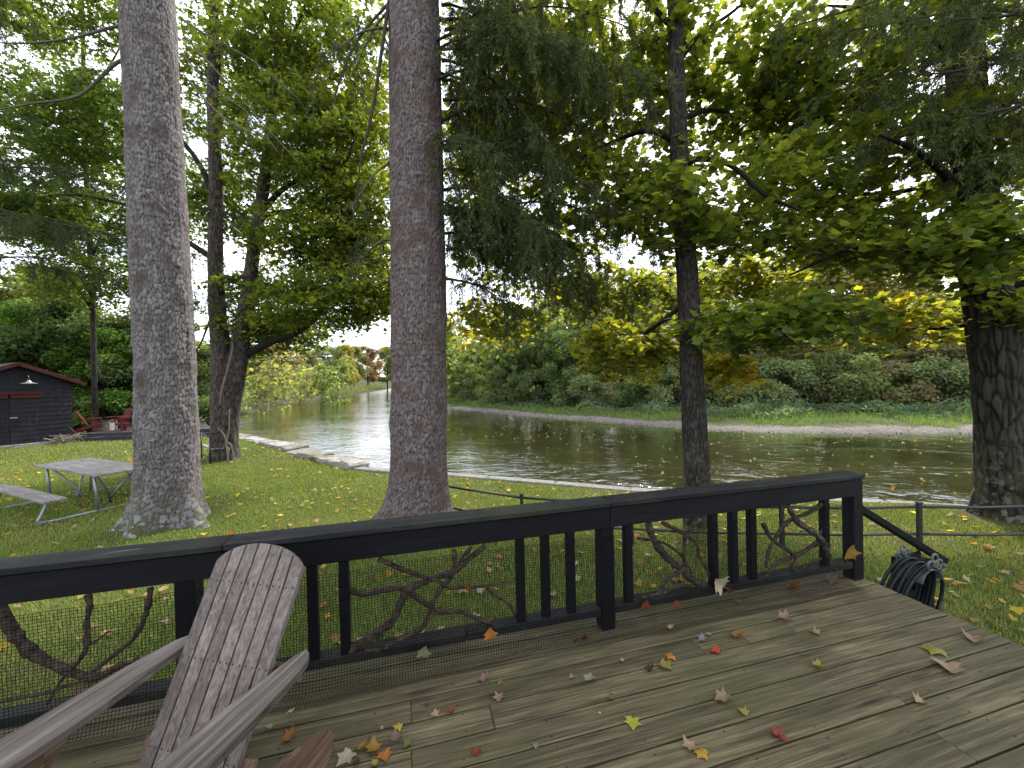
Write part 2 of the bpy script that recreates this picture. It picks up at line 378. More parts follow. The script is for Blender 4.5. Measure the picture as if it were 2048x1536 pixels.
# ------------------------------------------------------------------ river, banks, lawn
WALLPX = [(2250, 1036), (2048, 1029), (1950, 1023), (1750, 1008), (1500, 997), (1280, 986), (1140, 973), (1000, 961), (880, 951), (780, 946), (705, 939), (650, 927), (600, 913), (555, 898), (520, 888), (492, 880), (440, 871)]
wall_pts = np.array([at_z(*p, LAWN)[:2] for p in WALLPX])
far_pts = np.array([at_z(*p, WATER)[:2] for p in [(1950, 869), (1700, 868), (1550, 867), (1400, 861), (1200, 845), (1050, 834), (890, 817), (850, 803), (815, 791), (793, 784)]])
left_pts = np.array([at_z(*p, WATER)[:2] for p in [(484, 834), (560, 811), (640, 797), (720, 788)]])
near_line = np.concatenate(([[140, -20], [30, 1.5]], wall_pts, [[-17.5, 22], [-22, 30]], left_pts, [[-64, 190], [-95, 320], [-140, 420]]))
far_line = np.concatenate(([[140, 16], [60, 20]], far_pts, [[-58, 260], [-75, 330], [-110, 420]]))
river = np.concatenate((near_line, far_line[::-1]))
def seg_dist(P, line):
    d = np.full(len(P), 1e9)
    for a, b in zip(line[:-1], line[1:]):
        ab = b - a; t = np.clip(((P - a) @ ab) / (ab @ ab), 0, 1); d = np.minimum(d, np.linalg.norm(P - (a + t[:, None] * ab), axis=1))
    return d
def in_poly(P, poly):
    c = np.zeros(len(P), bool); x, y = P[:, 0], P[:, 1]
    for a, b in zip(poly, np.roll(poly, -1, 0)):
        cond = ((a[1] > y) != (b[1] > y)); xi = (b[0] - a[0]) * (y - a[1]) / (b[1] - a[1] + 1e-12) + a[0]; c ^= cond & (x < xi)
    return c
def ground_z(P):
    P = np.asarray(P, float); df = seg_dist(P, far_line); dn = seg_dist(P, near_line); ins = in_poly(P, river)
    far = (df < dn)
    zf = WATER + np.interp(df, [0, 1.2, 3, 6, 12, 30, 60, 120, 300], [-.05, .16, .42, .62, .95, 1.6, 2.6, 5, 16])
    zn = WATER + np.interp(dn, [0, .6, 1.6, 6, 30, 80, 200], [-.35, 0, .62, .80, .85, 2.5, 14])
    z = np.where(far, zf, zn) + (vnoise(P[:, 0], P[:, 1], 2.3, 3) - .5) * .16 * np.clip(np.minimum(df, dn) / 3, 0, 1)
    z = np.where(ins, WATER - .12 - .25 * np.minimum(np.minimum(df, dn), 3), z)
    return z, df, far, ins
def axis(*segs):
    out = []
    for a, b, s in segs: out.append(np.arange(a, b, s))
    return np.concatenate(out)
gx = axis((-420, -120, 12), (-120, -40, 3), (-40, 44, .9), (44, 120, 4), (120, 420, 15)); gy = axis((-60, 0, 6), (0, 16, 1.5), (16, 62, .6), (62, 140, 3), (140, 700, 14))
GX, GY = np.meshgrid(gx, gy, indexing='ij'); GP = np.stack((GX.ravel(), GY.ravel()), 1); gz, gdf, gfar, gins = ground_z(GP)
ii = (np.arange(len(gx) - 1)[:, None] * len(gy) + np.arange(len(gy) - 1)[None]).ravel(); ny = len(gy)
gme = fast_mesh('ground', np.concatenate((GP, gz[:, None]), 1), [np.stack((ii, ii + ny, ii + ny + 1, ii + 1), 1)], True, {'shore': np.where(gfar, gdf, 6.0)})
m, t, b = newmat('bank_ground', .95, .1)
sa = nd(t, 'ShaderNodeAttribute', attribute_name='shore').outputs['Fac']; g = coords(t, 'World').outputs[0]
sh = math_n(t, 'ADD', sa, math_n(t, 'MULTIPLY', math_n(t, 'SUBTRACT', noise(t, g, 1.1, 5), .5), 2.2))
c = ramp(t, math_n(t, 'DIVIDE', sh, 12), [(0, (.16, .135, .115)), (.11, (.30, .27, .24)), (.16, (.10, .13, .045)), (.42, (.07, .095, .03)), (.62, (.055, .045, .028)), (1, (.05, .042, .028))])
c = mixc(t, noise(t, g, 6, 6, .7), c, (.03, .025, .016)); lk(t, c, b.inputs['Base Color']); bump(t, b, noise(t, g, 5, 8, .7), .8, .12)
ground = mesh_obj('ground', gme, m); tag(ground, kind='structure')

m, t, b = newmat('river_water', .06, .5); b.inputs['IOR'].default_value = 1.9
g = coords(t, 'World', (1.0, 1.35, 1)).outputs[0]
lk(t, ramp(t, noise(t, g, .12, 4), [(.35, (.018, .020, .007)), (.65, (.034, .030, .011))]), b.inputs['Base Color'])
r1 = noise(t, g, 1.3, 3, .5, .4); r2 = noise(t, g, 4.0, 3, .55, .3); sx_ = t.nodes.new('ShaderNodeSeparateXYZ'); lk(t, coords(t, 'World').outputs[0], sx_.inputs[0]); rif = nd(t, 'ShaderNodeMapRange'); rif.inputs['From Min'].default_value = 7; rif.inputs['From Max'].default_value = -4; lk(t, sx_.outputs['X'], rif.inputs['Value'])
calm = math_n(t, 'ADD', math_n(t, 'MULTIPLY', ramp(t, noise(t, g, .16, 3, .5), [(.42, (.2, .2, .2)), (.6, (1, 1, 1))]), .55), math_n(t, 'MULTIPLY', rif.outputs[0], .45))
nry = nd(t, 'ShaderNodeMapRange'); nry.inputs['From Min'].default_value = 21; nry.inputs['From Max'].default_value = 11; nry.inputs['To Max'].default_value = 1.3; lk(t, sx_.outputs['Y'], nry.inputs['Value'])
npat = ramp(t, noise(t, g, .33, 3, .6, .6), [(.40, (.12, .12, .12)), (.60, (1, 1, 1))]); calm = math_n(t, 'ADD', calm, math_n(t, 'MULTIPLY', nry.outputs[0], npat))
hgt = math_n(t, 'MULTIPLY', math_n(t, 'ADD', math_n(t, 'MULTIPLY', r1, .7), math_n(t, 'MULTIPLY', r2, .3)), calm)
bump(t, b, hgt, 1.0, .055); b.inputs['Specular IOR Level'].default_value = 0.0
fr = nd(t, 'ShaderNodeFresnel'); fr.inputs['IOR'].default_value = 1.4; gl = t.nodes.new('ShaderNodeBsdfGlossy'); gl.inputs['Roughness'].default_value = .05; bn = [n_ for n_ in t.nodes if n_.type == 'BUMP'][0]
lk(t, bn.outputs[0], fr.inputs['Normal']); lk(t, bn.outputs[0], gl.inputs['Normal']); fx = math_n(t, 'MINIMUM', math_n(t, 'ADD', math_n(t, 'MULTIPLY', fr.outputs[0], 1.55), .06), 1.0)
wm = t.nodes.new('ShaderNodeMixShader'); lk(t, fx, wm.inputs[0]); lk(t, b.outputs[0], wm.inputs[1]); lk(t, gl.outputs[0], wm.inputs[2]); lk(t, wm.outputs[0], t.nodes['Material Output'].inputs['Surface']); M['water'] = m
wv = np.array([(-320, -40, WATER), (200, -40, WATER), (200, 460, WATER), (-320, 460, WATER)], float)
tag(mesh_obj('river_water', fast_mesh('river_water', wv, [np.array([[0, 1, 2, 3]])]), M['water']), kind='structure')

# lawn sheet up to the wall
wl_x = np.concatenate(([-60, -30, -20], wall_pts[::-1, 0], [30])); wl_y = np.concatenate(([34, 33, 26], wall_pts[::-1, 1], [1.5]))
def wall_y(x): return np.interp(x, wl_x, wl_y)
TREE_BASES = {'s1': at_z(335, 1058, LAWN)[:2], 's2': at_z(838, 1058, LAWN)[:2], 't3': at_z(1398, 1054, LAWN)[:2], 't4': at_z(2004, 1045, LAWN)[:2], 't5': at_z(449, 922, LAWN)[:2]}
def lawn_z(P):
    P = np.asarray(P, float); z = LAWN + (vnoise(P[:, 0], P[:, 1], 1.7, 5) - .5) * .05
    for k, q in TREE_BASES.items():
        d = np.linalg.norm(P - q, axis=1); z = z + {'s1': .16, 's2': .14, 't4': .1}.get(k, .05) * np.exp(-(d / 1.1) ** 2)
    return z
lx = np.concatenate((np.arange(-60, -22, 2.), np.arange(-22, 10, .22), np.arange(10, 31, 2.))); ls = np.linspace(0, 1, 130) ** .8
LX, LS = np.meshgrid(lx, ls, indexing='ij'); LYY = -6 + (wall_y(LX) + 6) * LS; LP = np.stack((LX.ravel(), LYY.ravel()), 1)
ii = (np.arange(len(lx) - 1)[:, None] * len(ls) + np.arange(len(ls) - 1)[None]).ravel(); q = len(ls)
m, t, b = newmat('lawn_turf', .95, .1); g = coords(t, 'World').outputs[0]
n1 = noise(t, g, .55, 4, .6); n2 = noise(t, g, 28, 6, .7)
c = mixc(t, ramp(t, n1, [(.42, (0, 0, 0)), (.66, (1, 1, 1))]), (.075, .11, .026), (.12, .10, .045)); c = mixc(t, n2, c, (.018, .026, .008), 'MIX')
lk(t, c, b.inputs['Base Color']); bump(t, b, n2, .8, .03)
lawn = mesh_obj('lawn', fast_mesh('lawn', np.concatenate((LP, lawn_z(LP)[:, None]), 1), [np.stack((ii, ii + q, ii + q + 1, ii + 1), 1)], True), m); tag(lawn, kind='structure')

# grass blades: dense near, coarser far
def in_view(P, marg=60):
    px = 1024 + F * P[:, 0] / np.maximum(P[:, 1], .1); return (P[:, 1] > 1) & (px > -marg) & (px < 2048 + marg)
GV, GPo, GC, base = [], [], [], 0
for y0, y1, dens, h, wd in ((1.6, 4.5, 3000, .05, .006), (4.5, 7.5, 2400, .052, .008), (7.5, 12, 1100, .06, .012), (12, 26, 260, .07, .022)):
    x0, x1 = -1.42 * y1, min(1.42 * y1, 12); k = int((y1 - y0) * (x1 - x0) * dens)
    P = np.stack((rng.uniform(x0, x1, k), rng.uniform(y0, y1, k)), 1); P = P[in_view(P)]
    P = P[P[:, 1] < wall_y(P[:, 0]) - .12]
    dk = P @ VD[:2]; P = P[(dk > 2.38) | ((P @ UD[:2]) > 3.55)]
    pt = vnoise(P[:, 0], P[:, 1], 1.1, 9) * .6 + vnoise(P[:, 0], P[:, 1], .35, 2) * .4
    keep = rng.uniform(0, 1, len(P)) < np.clip(1.6 - 1.5 * pt, .25, 1)
    for kk, rad in (('s1', .95), ('s2', .75), ('t4', .7), ('t3', .4), ('t5', .7)): keep &= np.linalg.norm(P - TREE_BASES[kk], axis=1) > rad * rng.uniform(.55, 1.1, len(P))
    P = P[keep]; pt = pt[keep]; z = lawn_z(P)
    tt = rng.uniform(0, 1, len(P)) * .55 + pt * .45
    C = pal(tt, [(0, (.08, .13, .026)), (.45, (.155, .21, .044)), (.7, (.225, .27, .064)), (.9, (.31, .285, .10)), (1, (.35, .29, .16))])
    V, Q, CC = blades(np.concatenate((P, z[:, None]), 1), h * rng.uniform(.5, 1.25, len(P)), wd, C, .9)
    GV.append(V); GC.append(CC); GPo.append(Q[0] + base); base += len(V)
tag(mesh_obj('grass', fast_mesh('grass', np.concatenate(GV), [np.concatenate(GPo)], attrs={'col': np.concatenate(GC)}), M['grass']), 'short green lawn grass', 'grass', kind='stuff')

# far bank ground cover
def along(line, k, d0, d1, xmin, xmax):
    seg = line[1:] - line[:-1]; ln = np.linalg.norm(seg, axis=1); pr = ln / ln.sum(); i = rng.choice(len(ln), k, p=pr); tt = rng.uniform(0, 1, k)
    p = line[:-1][i] + seg[i] * tt[:, None]; nn = np.stack((-seg[i][:, 1], seg[i][:, 0]), 1) / ln[i][:, None]
    s = -1.0 if (far_line is line) else 1.0
    p = p + nn * s * rng.uniform(d0, d1, k)[:, None]; return p[(p[:, 0] > xmin) & (p[:, 0] < xmax)]
fl = far_line[1:12]
def far_scatter(k, d0, d1): 
    p = []
    seg = fl[1:] - fl[:-1]; ln = np.linalg.norm(seg, axis=1); i = rng.choice(len(ln), k, p=ln / ln.sum()); tt = rng.uniform(0, 1, k)
    nn = np.stack((seg[i][:, 1], -seg[i][:, 0]), 1) / ln[i][:, None]
    return fl[:-1][i] + seg[i] * tt[:, None] + nn * rng.uniform(d0, d1, k)[:, None]
P = far_scatter(60000, .9, 5.5); sn = vnoise(P[:, 0], P[:, 1], 1.6, 8); dd = seg_dist(P, far_line); P = P[(dd > .7 + 2.2 * sn) & ~in_poly(P, river) & (vnoise(P[:, 0], P[:, 1], .8, 18) > .25)]
z = ground_z(P)[0]; tt = rng.uniform(0, 1, len(P)) * .6 + vnoise(P[:, 0], P[:, 1], 2.2, 4) * .4
V, Q, C = blades(np.concatenate((P, z[:, None]), 1), rng.uniform(.12, .38, len(P)), .035, pal(tt, [(0, (.07, .14, .03)), (.5, (.13, .22, .05)), (.8, (.19, .25, .08)), (1, (.25, .23, .12))]), .8)
tag(mesh_obj('bank_grass', fast_mesh('bank_grass', V, Q, attrs={'col': C}), M['grass']), 'bright grass fringe along the far bank', 'grass', kind='stuff')
P = far_scatter(42000, 3.2, 10); z = ground_z(P)[0]; dd = seg_dist(P, far_line); hump = .1 + 1.0 * vnoise(P[:, 0], P[:, 1], 1.3, 6) ** 1.6
ok = ~in_poly(P, river) & (vnoise(P[:, 0], P[:, 1], 3.1, 12) > .28); P, z, hump = P[ok], z[ok], hump[ok]
nr = np.stack((rng.normal(0, .6, len(P)), rng.normal(-.5, .5, len(P)), rng.uniform(.5, 1, len(P))), 1)
C = pal(rng.uniform(0, 1, len(P)) * .6 + vnoise(P[:, 0], P[:, 1], 2.7, 1) * .4, [(0, (.05, .095, .05)), (.5, (.10, .165, .085)), (.8, (.17, .23, .12)), (1, (.24, .25, .12))])
tag(mesh_obj('bank_ferns', scatter_mesh('bank_ferns', np.concatenate((P, (z + hump * rng.uniform(.2, 1, len(P)))[:, None]), 1), nr, rng.uniform(0, 6.3, len(P)), rng.uniform(.14, .36, len(P)), C * (.55 + .9 * vnoise(P[:, 0], P[:, 1], .9, 41))[:, None], OVAL), M['leaf']), 'low blue green ferns and herbs on the far bank', 'ferns', kind='stuff')
# pebbles of the gravel shore
P = far_scatter(5200, -.35, 1.7); P = np.concatenate((P, ground_z(P)[0][:, None]), 1); P = P[P[:, 2] > WATER - .12]
oc = np.array([(1, 0, 0), (0, 1, 0), (-1, 0, 0), (0, -1, 0), (0, 0, .6), (0, 0, -.6)], float) * .5
of = [np.array([[0, 1, 4], [1, 2, 4], [2, 3, 4], [3, 0, 4], [1, 0, 5], [2, 1, 5], [3, 2, 5], [0, 3, 5]])]
k = len(P); gc = rng.uniform(.08, .34, (k, 1)) * np.array((1.02, .97, .92))
tag(mesh_obj('shore_gravel', scatter_mesh('shore_gravel', P, np.stack((rng.normal(0, .2, k), rng.normal(0, .2, k), np.ones(k)), 1), rng.uniform(0, 6, k), rng.uniform(.04, .15, k), gc, (oc, of)), flat('gravel', (.3, .28, .26), .9, .2)), 'pale gravel along the far waterline', 'gravel', kind='stuff')
gm = bpy.data.materials['gravel'].node_tree; lk(gm, nd(gm, 'ShaderNodeAttribute', attribute_name='col').outputs['Color'], gm.nodes['Principled BSDF'].inputs['Base Color'])
# leaves drifting on the water
P = np.stack((rng.uniform(-10, 24, 700), rng.uniform(8, 32, 700)), 1); P = P[in_poly(P, river)]; k = len(P)
tag(mesh_obj('floating_leaves', scatter_mesh('floating_leaves', np.concatenate((P, np.full((k, 1), WATER + .012)), 1), np.stack((rng.normal(0, .1, k), rng.normal(0, .1, k), np.ones(k)), 1), rng.uniform(0, 6, k), rng.uniform(.06, .11, k), pal(rng.uniform(0, 1, k), [(0, (.5, .48, .40)), (.5, (.45, .33, .08)), (1, (.35, .18, .05))]), LEAF3), M['leaf']), 'small leaves drifting on the river', 'leaves', kind='stuff')

# ------------------------------------------------------------------ stone wall: one slab or block after another
wall = empty('stone_wall', (*wall_pts[8], LAWN), 'low stone wall of slabs and coping holding the lawn above the river', 'wall')
wp = np.concatenate((wall_pts, [[-17.5, 21.5]])); cum = np.concatenate(([0], np.cumsum(np.linalg.norm(wp[1:] - wp[:-1], axis=1))))
def wall_at(s): return np.array([np.interp(s, cum, wp[:, 0]), np.interp(s, cum, wp[:, 1])])
s = 0.0; s_mid = cum[9]
while s < cum[-1] - .3:
    coping = s < s_mid
    ln = rng.uniform(1.1, 1.7) if coping else rng.uniform(.55, 1.25); e = min(s + ln, cum[-1]); a, b2 = wall_at(s), wall_at(e); d = b2 - a; L_ = np.linalg.norm(d); d /= L_; nrm2 = np.array((d[1], -d[0])); 
    if nrm2[1] < 0: nrm2 = -nrm2
    wd = .30 if coping else rng.uniform(.55, .95); ht = .12 if coping else rng.uniform(.16, .30)
    top = LAWN + (.03 if coping else rng.uniform(.03, .16)); yaw = math.atan2(d[1], d[0]) + (0 if coping else rng.normal(0, .12))
    R = np.array(Matrix.Rotation(yaw, 3, 'Z') @ Matrix.Rotation(0 if coping else rng.normal(0, .05), 3, 'X'))
    c = np.array((*((a + b2) / 2 + nrm2 * wd * .42), top - ht / 2)); mb = MB()
    mb.box((0, 0, 0), (L_ - .018, wd, ht), None, .025 if coping else .05); V = mb.V[0]
    if not coping: V += rng.normal(0, .02, V.shape)
    mb.V[0] = V @ R.T
    o = mesh_obj('coping_stone' if coping else 'stone', mb.mesh('stone'), M['coping'] if coping else M['stone'], wall, c)
    for lv in range(2):                                              # the courses below it
        mb = MB(); z1 = top - ht - lv * .42; mb.box((0, 0, 0), (L_ - .02, wd * .8, .41), None, .05); V = mb.V[0] + rng.normal(0, .015, mb.V[0].shape); mb.V[0] = V @ R.T
        mesh_obj('stone', mb.mesh('stone'), M['stone'], wall, (c[0] - nrm2[0] * .05, c[1] - nrm2[1] * .05, z1 - .21))
    s = e

# ------------------------------------------------------------------ trunks with modelled bark
def vor(u, v, seed):
    ui = np.floor(u).astype(int); vi = np.floor(v).astype(int); f1 = np.full(u.shape, 9.); f2 = f1.copy(); idv = np.zeros(u.shape)
    def h(a, b, s): return np.modf(np.abs(np.sin(a * 12.9898 + b * 78.233 + s * 37.719) * 43758.5453))[0]
    return ui, vi, h
def voronoi(u, v, seed=0, period=None):
    ui, vi, h = vor(u, v, seed); f1 = np.full(u.shape, 9.); f2 = f1.copy(); idv = np.zeros(u.shape)
    for a in (-1, 0, 1):
        for b_ in (-1, 0, 1):
            cu, cv = ui + a, vi + b_; cw = np.mod(cu, period) if period else cu
            d = np.hypot(cu + .1 + .8 * h(cw, cv, seed) - u, cv + .1 + .8 * h(cw, cv, seed + 5) - v)
            nw = d < f1; f2 = np.where(nw, f1, np.minimum(f2, d)); idv = np.where(nw, h(cw, cv, seed + 9), idv); f1 = np.where(nw, d, f1)
    return f1, f2, idv
def trunk(name, pts, rad, parent, mat, cu, cv, depth, ns, dz, flare=(.35, .5), lobes=(), knots=(), seed=1):
    pts = np.asarray(pts, float); rad = np.asarray(rad, float); P, R = catmull(pts, rad, 12)
    cum = np.concatenate(([0], np.cumsum(np.linalg.norm(P[1:] - P[:-1], axis=1)))); n = max(8, int(cum[-1] / dz)); s = np.linspace(0, cum[-1], n)
    P = np.stack([np.interp(s, cum, P[:, k]) for k in range(3)], 1); R = np.interp(s, cum, R)
    th = np.arange(ns) * 2 * pi / ns; TT, SS = np.meshgrid(th, s, indexing='xy'); per = max(6, int(round(2 * pi * R[0] / cu)))
    wob = (vnoise(TT * 3, SS, .5, seed) - .5) * .5 + (vnoise(TT * R[0] / cu, SS / cv * 1.7, .9, seed + 1) - .5) * .55
    wv2 = (vnoise(TT * R[0] / cu * 1.3 + 3, SS / cv, .8, seed + 2) - .5) * .6
    f1, f2, idv = voronoi(TT / (2 * pi) * per + wob, SS / cv + wv2, seed, per)
    ed = np.clip((f2 - f1) / .28, 0, 1); ed = ed * ed * (3 - 2 * ed)
    rr = R[:, None] + depth * (ed - .7) + depth * .8 * (idv - .5) + (vnoise(TT * 4 + 7, SS * 2, 1., seed + 3) - .5) * R[:, None] * .06
    zz = (P[:, 2] - P[0, 2])[:, None]; fl = flare[0] * np.exp(-np.maximum(zz - .15, 0) / flare[1]); ext = 1 + .25 * np.cos(TT * 5 + seed)
    for (ph, amp, wd) in lobes: ext = ext + amp * np.exp(-((np.mod(TT - ph + pi, 2 * pi) - pi) / wd) ** 2)
    rr = rr + R[:, None] * fl * ext
    for (ph, zk, sz, hgt) in knots:
        dd = np.hypot((np.mod(TT - ph + pi, 2 * pi) - pi) * R[:, None], zz - zk) / sz; rr = rr + hgt * (np.exp(-dd ** 2) - 1.3 * np.exp(-(dd / .45) ** 2))
    V = np.stack((P[:, None, 0] + rr * np.cos(TT), P[:, None, 1] + rr * np.sin(TT), np.broadcast_to(P[:, None, 2], rr.shape)), -1)
    i = np.arange(n - 1)[:, None] * ns; j = np.arange(ns)[None]; j2 = (j + 1) % ns
    me = fast_mesh(name, V.reshape(-1, 3) - WL[parent.name], [np.stack((i + j, i + j2, i + ns + j2, i + ns + j), -1).reshape(-1, 4)], True, {'plate': (.12 + .38 * idv * ed + .42 * ed).ravel()})
    return mesh_obj(name, me, mat, parent, WL[parent.name])
def px_line(pp, Y): return np.array([at_y(x, y, yy) for (x, y), yy in zip(pp, Y if hasattr(Y, '__len__') else [Y] * len(pp))])

# ------------------------------------------------------------------ broadleaf crowns: sprays joined to the limbs by twigs
MAPLE = [(0, (.042, .076, .018)), (.3, (.098, .146, .028)), (.55, (.185, .225, .034)), (.75, (.33, .32, .04)), (.9, (.42, .32, .025)), (1, (.50, .26, .03))]
def vol_points(vols, n):
    wts = np.array([v[2] for v in vols], float); cnt = np.maximum(1, (wts / wts.sum() * n).astype(int)); out = []; hue = []
    for (c, r, _, *h), k in zip(vols, cnt):
        d = rng.normal(0, 1, (k, 3)); d = unit(d) * rng.uniform(0, 1, (k, 1)) ** (1 / 2.4); out.append(np.asarray(c) + d * np.asarray(r)); hue.append(np.full(k, h[0] if h else .35))
    return np.concatenate(out), np.concatenate(hue)
def crown(tree, limbs, limb_r, vols, nspray, nleaf, size, spray_r, shape=LEAF3, tilt=.45, droop=.0, palette=MAPLE, bark='twig', hue_j=.16, limb_mat=None, min_y=None):
    """limbs: polylines starting on the trunk; builds parts limb (each), twigs and leaves"""
    sk = []
    for pl, r in zip(limbs, limb_r):
        p, rr = catmull(np.asarray(pl, float), np.linspace(r, max(r * .22, .008), len(pl)), 8); mb = MB(); mb.tube(p, rr, 8)
        mb.obj('limb', limb_mat or M[bark], tree, True); sk.append(np.linspace(0, 1, 3)[0] + p[2:])
    sk = np.concatenate(sk); cap = len(sk) + nspray * 3 + 10; S = np.empty((cap, 3)); S[:len(sk)] = sk; ns = len(sk)
    pts, hue = vol_points(vols, nspray)
    if min_y is not None: ok = pts[:, 1] > min_y; pts, hue = pts[ok], hue[ok]
    order = np.argsort(np.array([((sk - p) ** 2).sum(1).min() for p in pts])); mb = MB(); LP_, LN_, LH_ = [], [], []
    for i in order:
        p = pts[i]; d = S[:ns] - p; q = S[:ns][np.argmin((d ** 2).sum(1) + np.maximum(d[:, 2], 0) * .6)]
        L_ = np.linalg.norm(p - q); mid = (p + q) / 2 + np.array((0, 0, .10 * L_)) + rng.normal(0, .05 * L_, 3)
        r0 = min(.004 + .006 * L_, .02); tp = np.array([q, (q * .5 + mid * .5) + (0, 0, .02 * L_), mid, p]); mb.tube(tp, [r0, r0 * .8, r0 * .65, .003], 3, False)
        S[ns:ns + 3] = tp[1:]; ns += 3
        out = unit(p - q); out[2] *= .3
        k = max(3, int(nleaf * rng.uniform(.6, 1.35))); n3 = 3
        for a in range(n3):
            dv = unit(out + rng.normal(0, .8, 3) * (1, 1, .35)) * spray_r * rng.uniform(.7, 1.25); dv[2] -= droop * spray_r
            mb.tube(np.array([p, p + dv]), [.0035, .002], 3, False); kk = k // n3 + 1
            f = rng.uniform(.1, 1.1, (kk, 1)); LP_.append(p + dv * f + rng.normal(0, 1, (kk, 3)) * spray_r * (.22, .22, .13 + droop * .1)); LH_.append(hue[i] + rng.normal(0, .07) + rng.normal(0, hue_j * .5, kk))
    LPt = np.concatenate(LP_); LH = np.concatenate(LH_); k = len(LPt)
    n = unit(np.array((0, 0, 1.)) + rng.normal(0, 1, (k, 3)) * (tilt, tilt, .2))
    C = pal(LH, palette) * rng.uniform(.75, 1.25, (k, 1))
    mesh_obj('twigs', mb.mesh('twigs', True, WL[tree.name]), M[bark], tree, WL[tree.name])['kind'] = 'stuff'
    V, Q, CC = scatter(LPt, n, rng.uniform(0, 6.3, k), size * rng.uniform(.65, 1.25, k), C, shape)
    o = mesh_obj('crown', fast_mesh('crown', V - WL[tree.name], Q, attrs={'col': CC}), M['leaf'], tree, WL[tree.name]); return o
def EV(px, py, y, rx, ry, rz, wgt, hue=.35): return (at_y(px, py, y), (rx, ry, rz), wgt, hue)
def rpx(wpx, y, px=1024): return wpx / 2 / F * y / math.sqrt(1 + ((px - 1024) / F) ** 2)

# slender maple in front of the river
b3 = TREE_BASES['t3']; y3 = b3[1]
t3 = empty('slender_maple', (*b3, LAWN), 'slender dark maple trunk between the mid railing and the river', 'tree')
tp = px_line([(1398, 1085), (1394, 950), (1386, 800), (1377, 600), (1366, 430), (1358, 300), (1352, 100), (1346, -120), (1340, -420)], y3); 
trunk('trunk', tp, [rpx(w_, y3, 1380) for w_ in (56, 52, 48, 43, 40, 36, 31, 27, 20)], t3, M['maple_bark'], .05, .16, .014, 84, .03, (.25, .3), seed=3)
lm3 = [px_line([(1362, 290), (1300, 262), (1230, 282), (1150, 320), (1080, 330)], [y3, y3 + .1, y3 + .5, y3 + .8, y3 + 1]),
       px_line([(1366, 330), (1400, 318), (1460, 330), (1530, 390), (1600, 420)], [y3, y3 - .2, y3 - .5, y3 - .9, y3 - 1.1]),
       px_line([(1378, 640), (1450, 625), (1530, 640), (1610, 620), (1690, 600)], [y3, y3 - .2, y3 - .5, y3 - .7, y3 - .8]),
       px_line([(1378, 600), (1300, 660), (1255, 680), (1190, 700), (1130, 720)], [y3, y3 + .3, y3 + .7, y3 + 1., y3 + 1.2]),
       px_line([(1352, 130), (1400, 70), (1470, 20), (1560, -60)], [y3, y3 + .2, y3 + .6, y3 + 1]),
       px_line([(1350, 60), (1290, 0), (1220, -60), (1140, -120)], [y3, y3 + .4, y3 + .9, y3 + 1.3]),
       px_line([(1358, 240), (1430, 220), (1520, 250), (1600, 240)], [y3, y3 + .6, y3 + 1.3, y3 + 1.8]),
       px_line([(1362, 350), (1280, 330), (1150, 350), (1040, 420), (960, 560)], [y3, y3 + .8, y3 + 1.7, y3 + 2.3, y3 + 2.6])]
crown(t3, lm3, [.05, .055, .045, .04, .05, .045, .045, .05],
      [EV(1560, 640, y3 - .5, 1.3, .7, .34, 1.3, .30), EV(1270, 690, y3 + .8, 1.05, .7, .42, 1.2, .60), EV(1450, 420, y3 - .2, 1.5, 1.0, .7, 1.7, .38),
       EV(1220, 380, y3 + 1, 1.4, 1.0, .9, 1.5, .42), EV(1350, 130, y3 + .8, 2.2, 1.4, 1.2, 2.6, .38), EV(1560, 230, y3 + 1.2, 1.6, 1.2, 1.0, 2.0, .36),
       EV(1400, -150, y3 + .5, 2.4, 1.8, 1.2, 1.2, .35), EV(1440, 740, y3 + .5, .4, .3, .2, .3, .72), EV(1080, 230, y3 + 2.2, 1.7, 1.2, 1.6, 3.0, .45), EV(1060, 500, y3 + 2.4, 1.6, 1.0, 1.0, 2.0, .48), EV(960, 340, y3 + 2.6, 1.1, 1.0, 1.9, 1.7, .45), EV(980, 640, y3 + 2.5, 1.1, .8, .5, .8, .6), EV(1230, 590, y3 + 2.6, 1.5, .8, .55, 1.3, .48), EV(1480, 560, y3 + 2.4, 1.5, .8, .5, 1.1, .56), EV(1020, 80, y3 + 2.4, 1.6, 1.2, 1.2, 1.2, .45), EV(1150, 60, y3 + 2, 1.6, 1.2, 1.2, 1.2, .42)],
      1520, 21, .115, .37, LEAF4, .55, .25, limb_mat=M['maple_bark'])

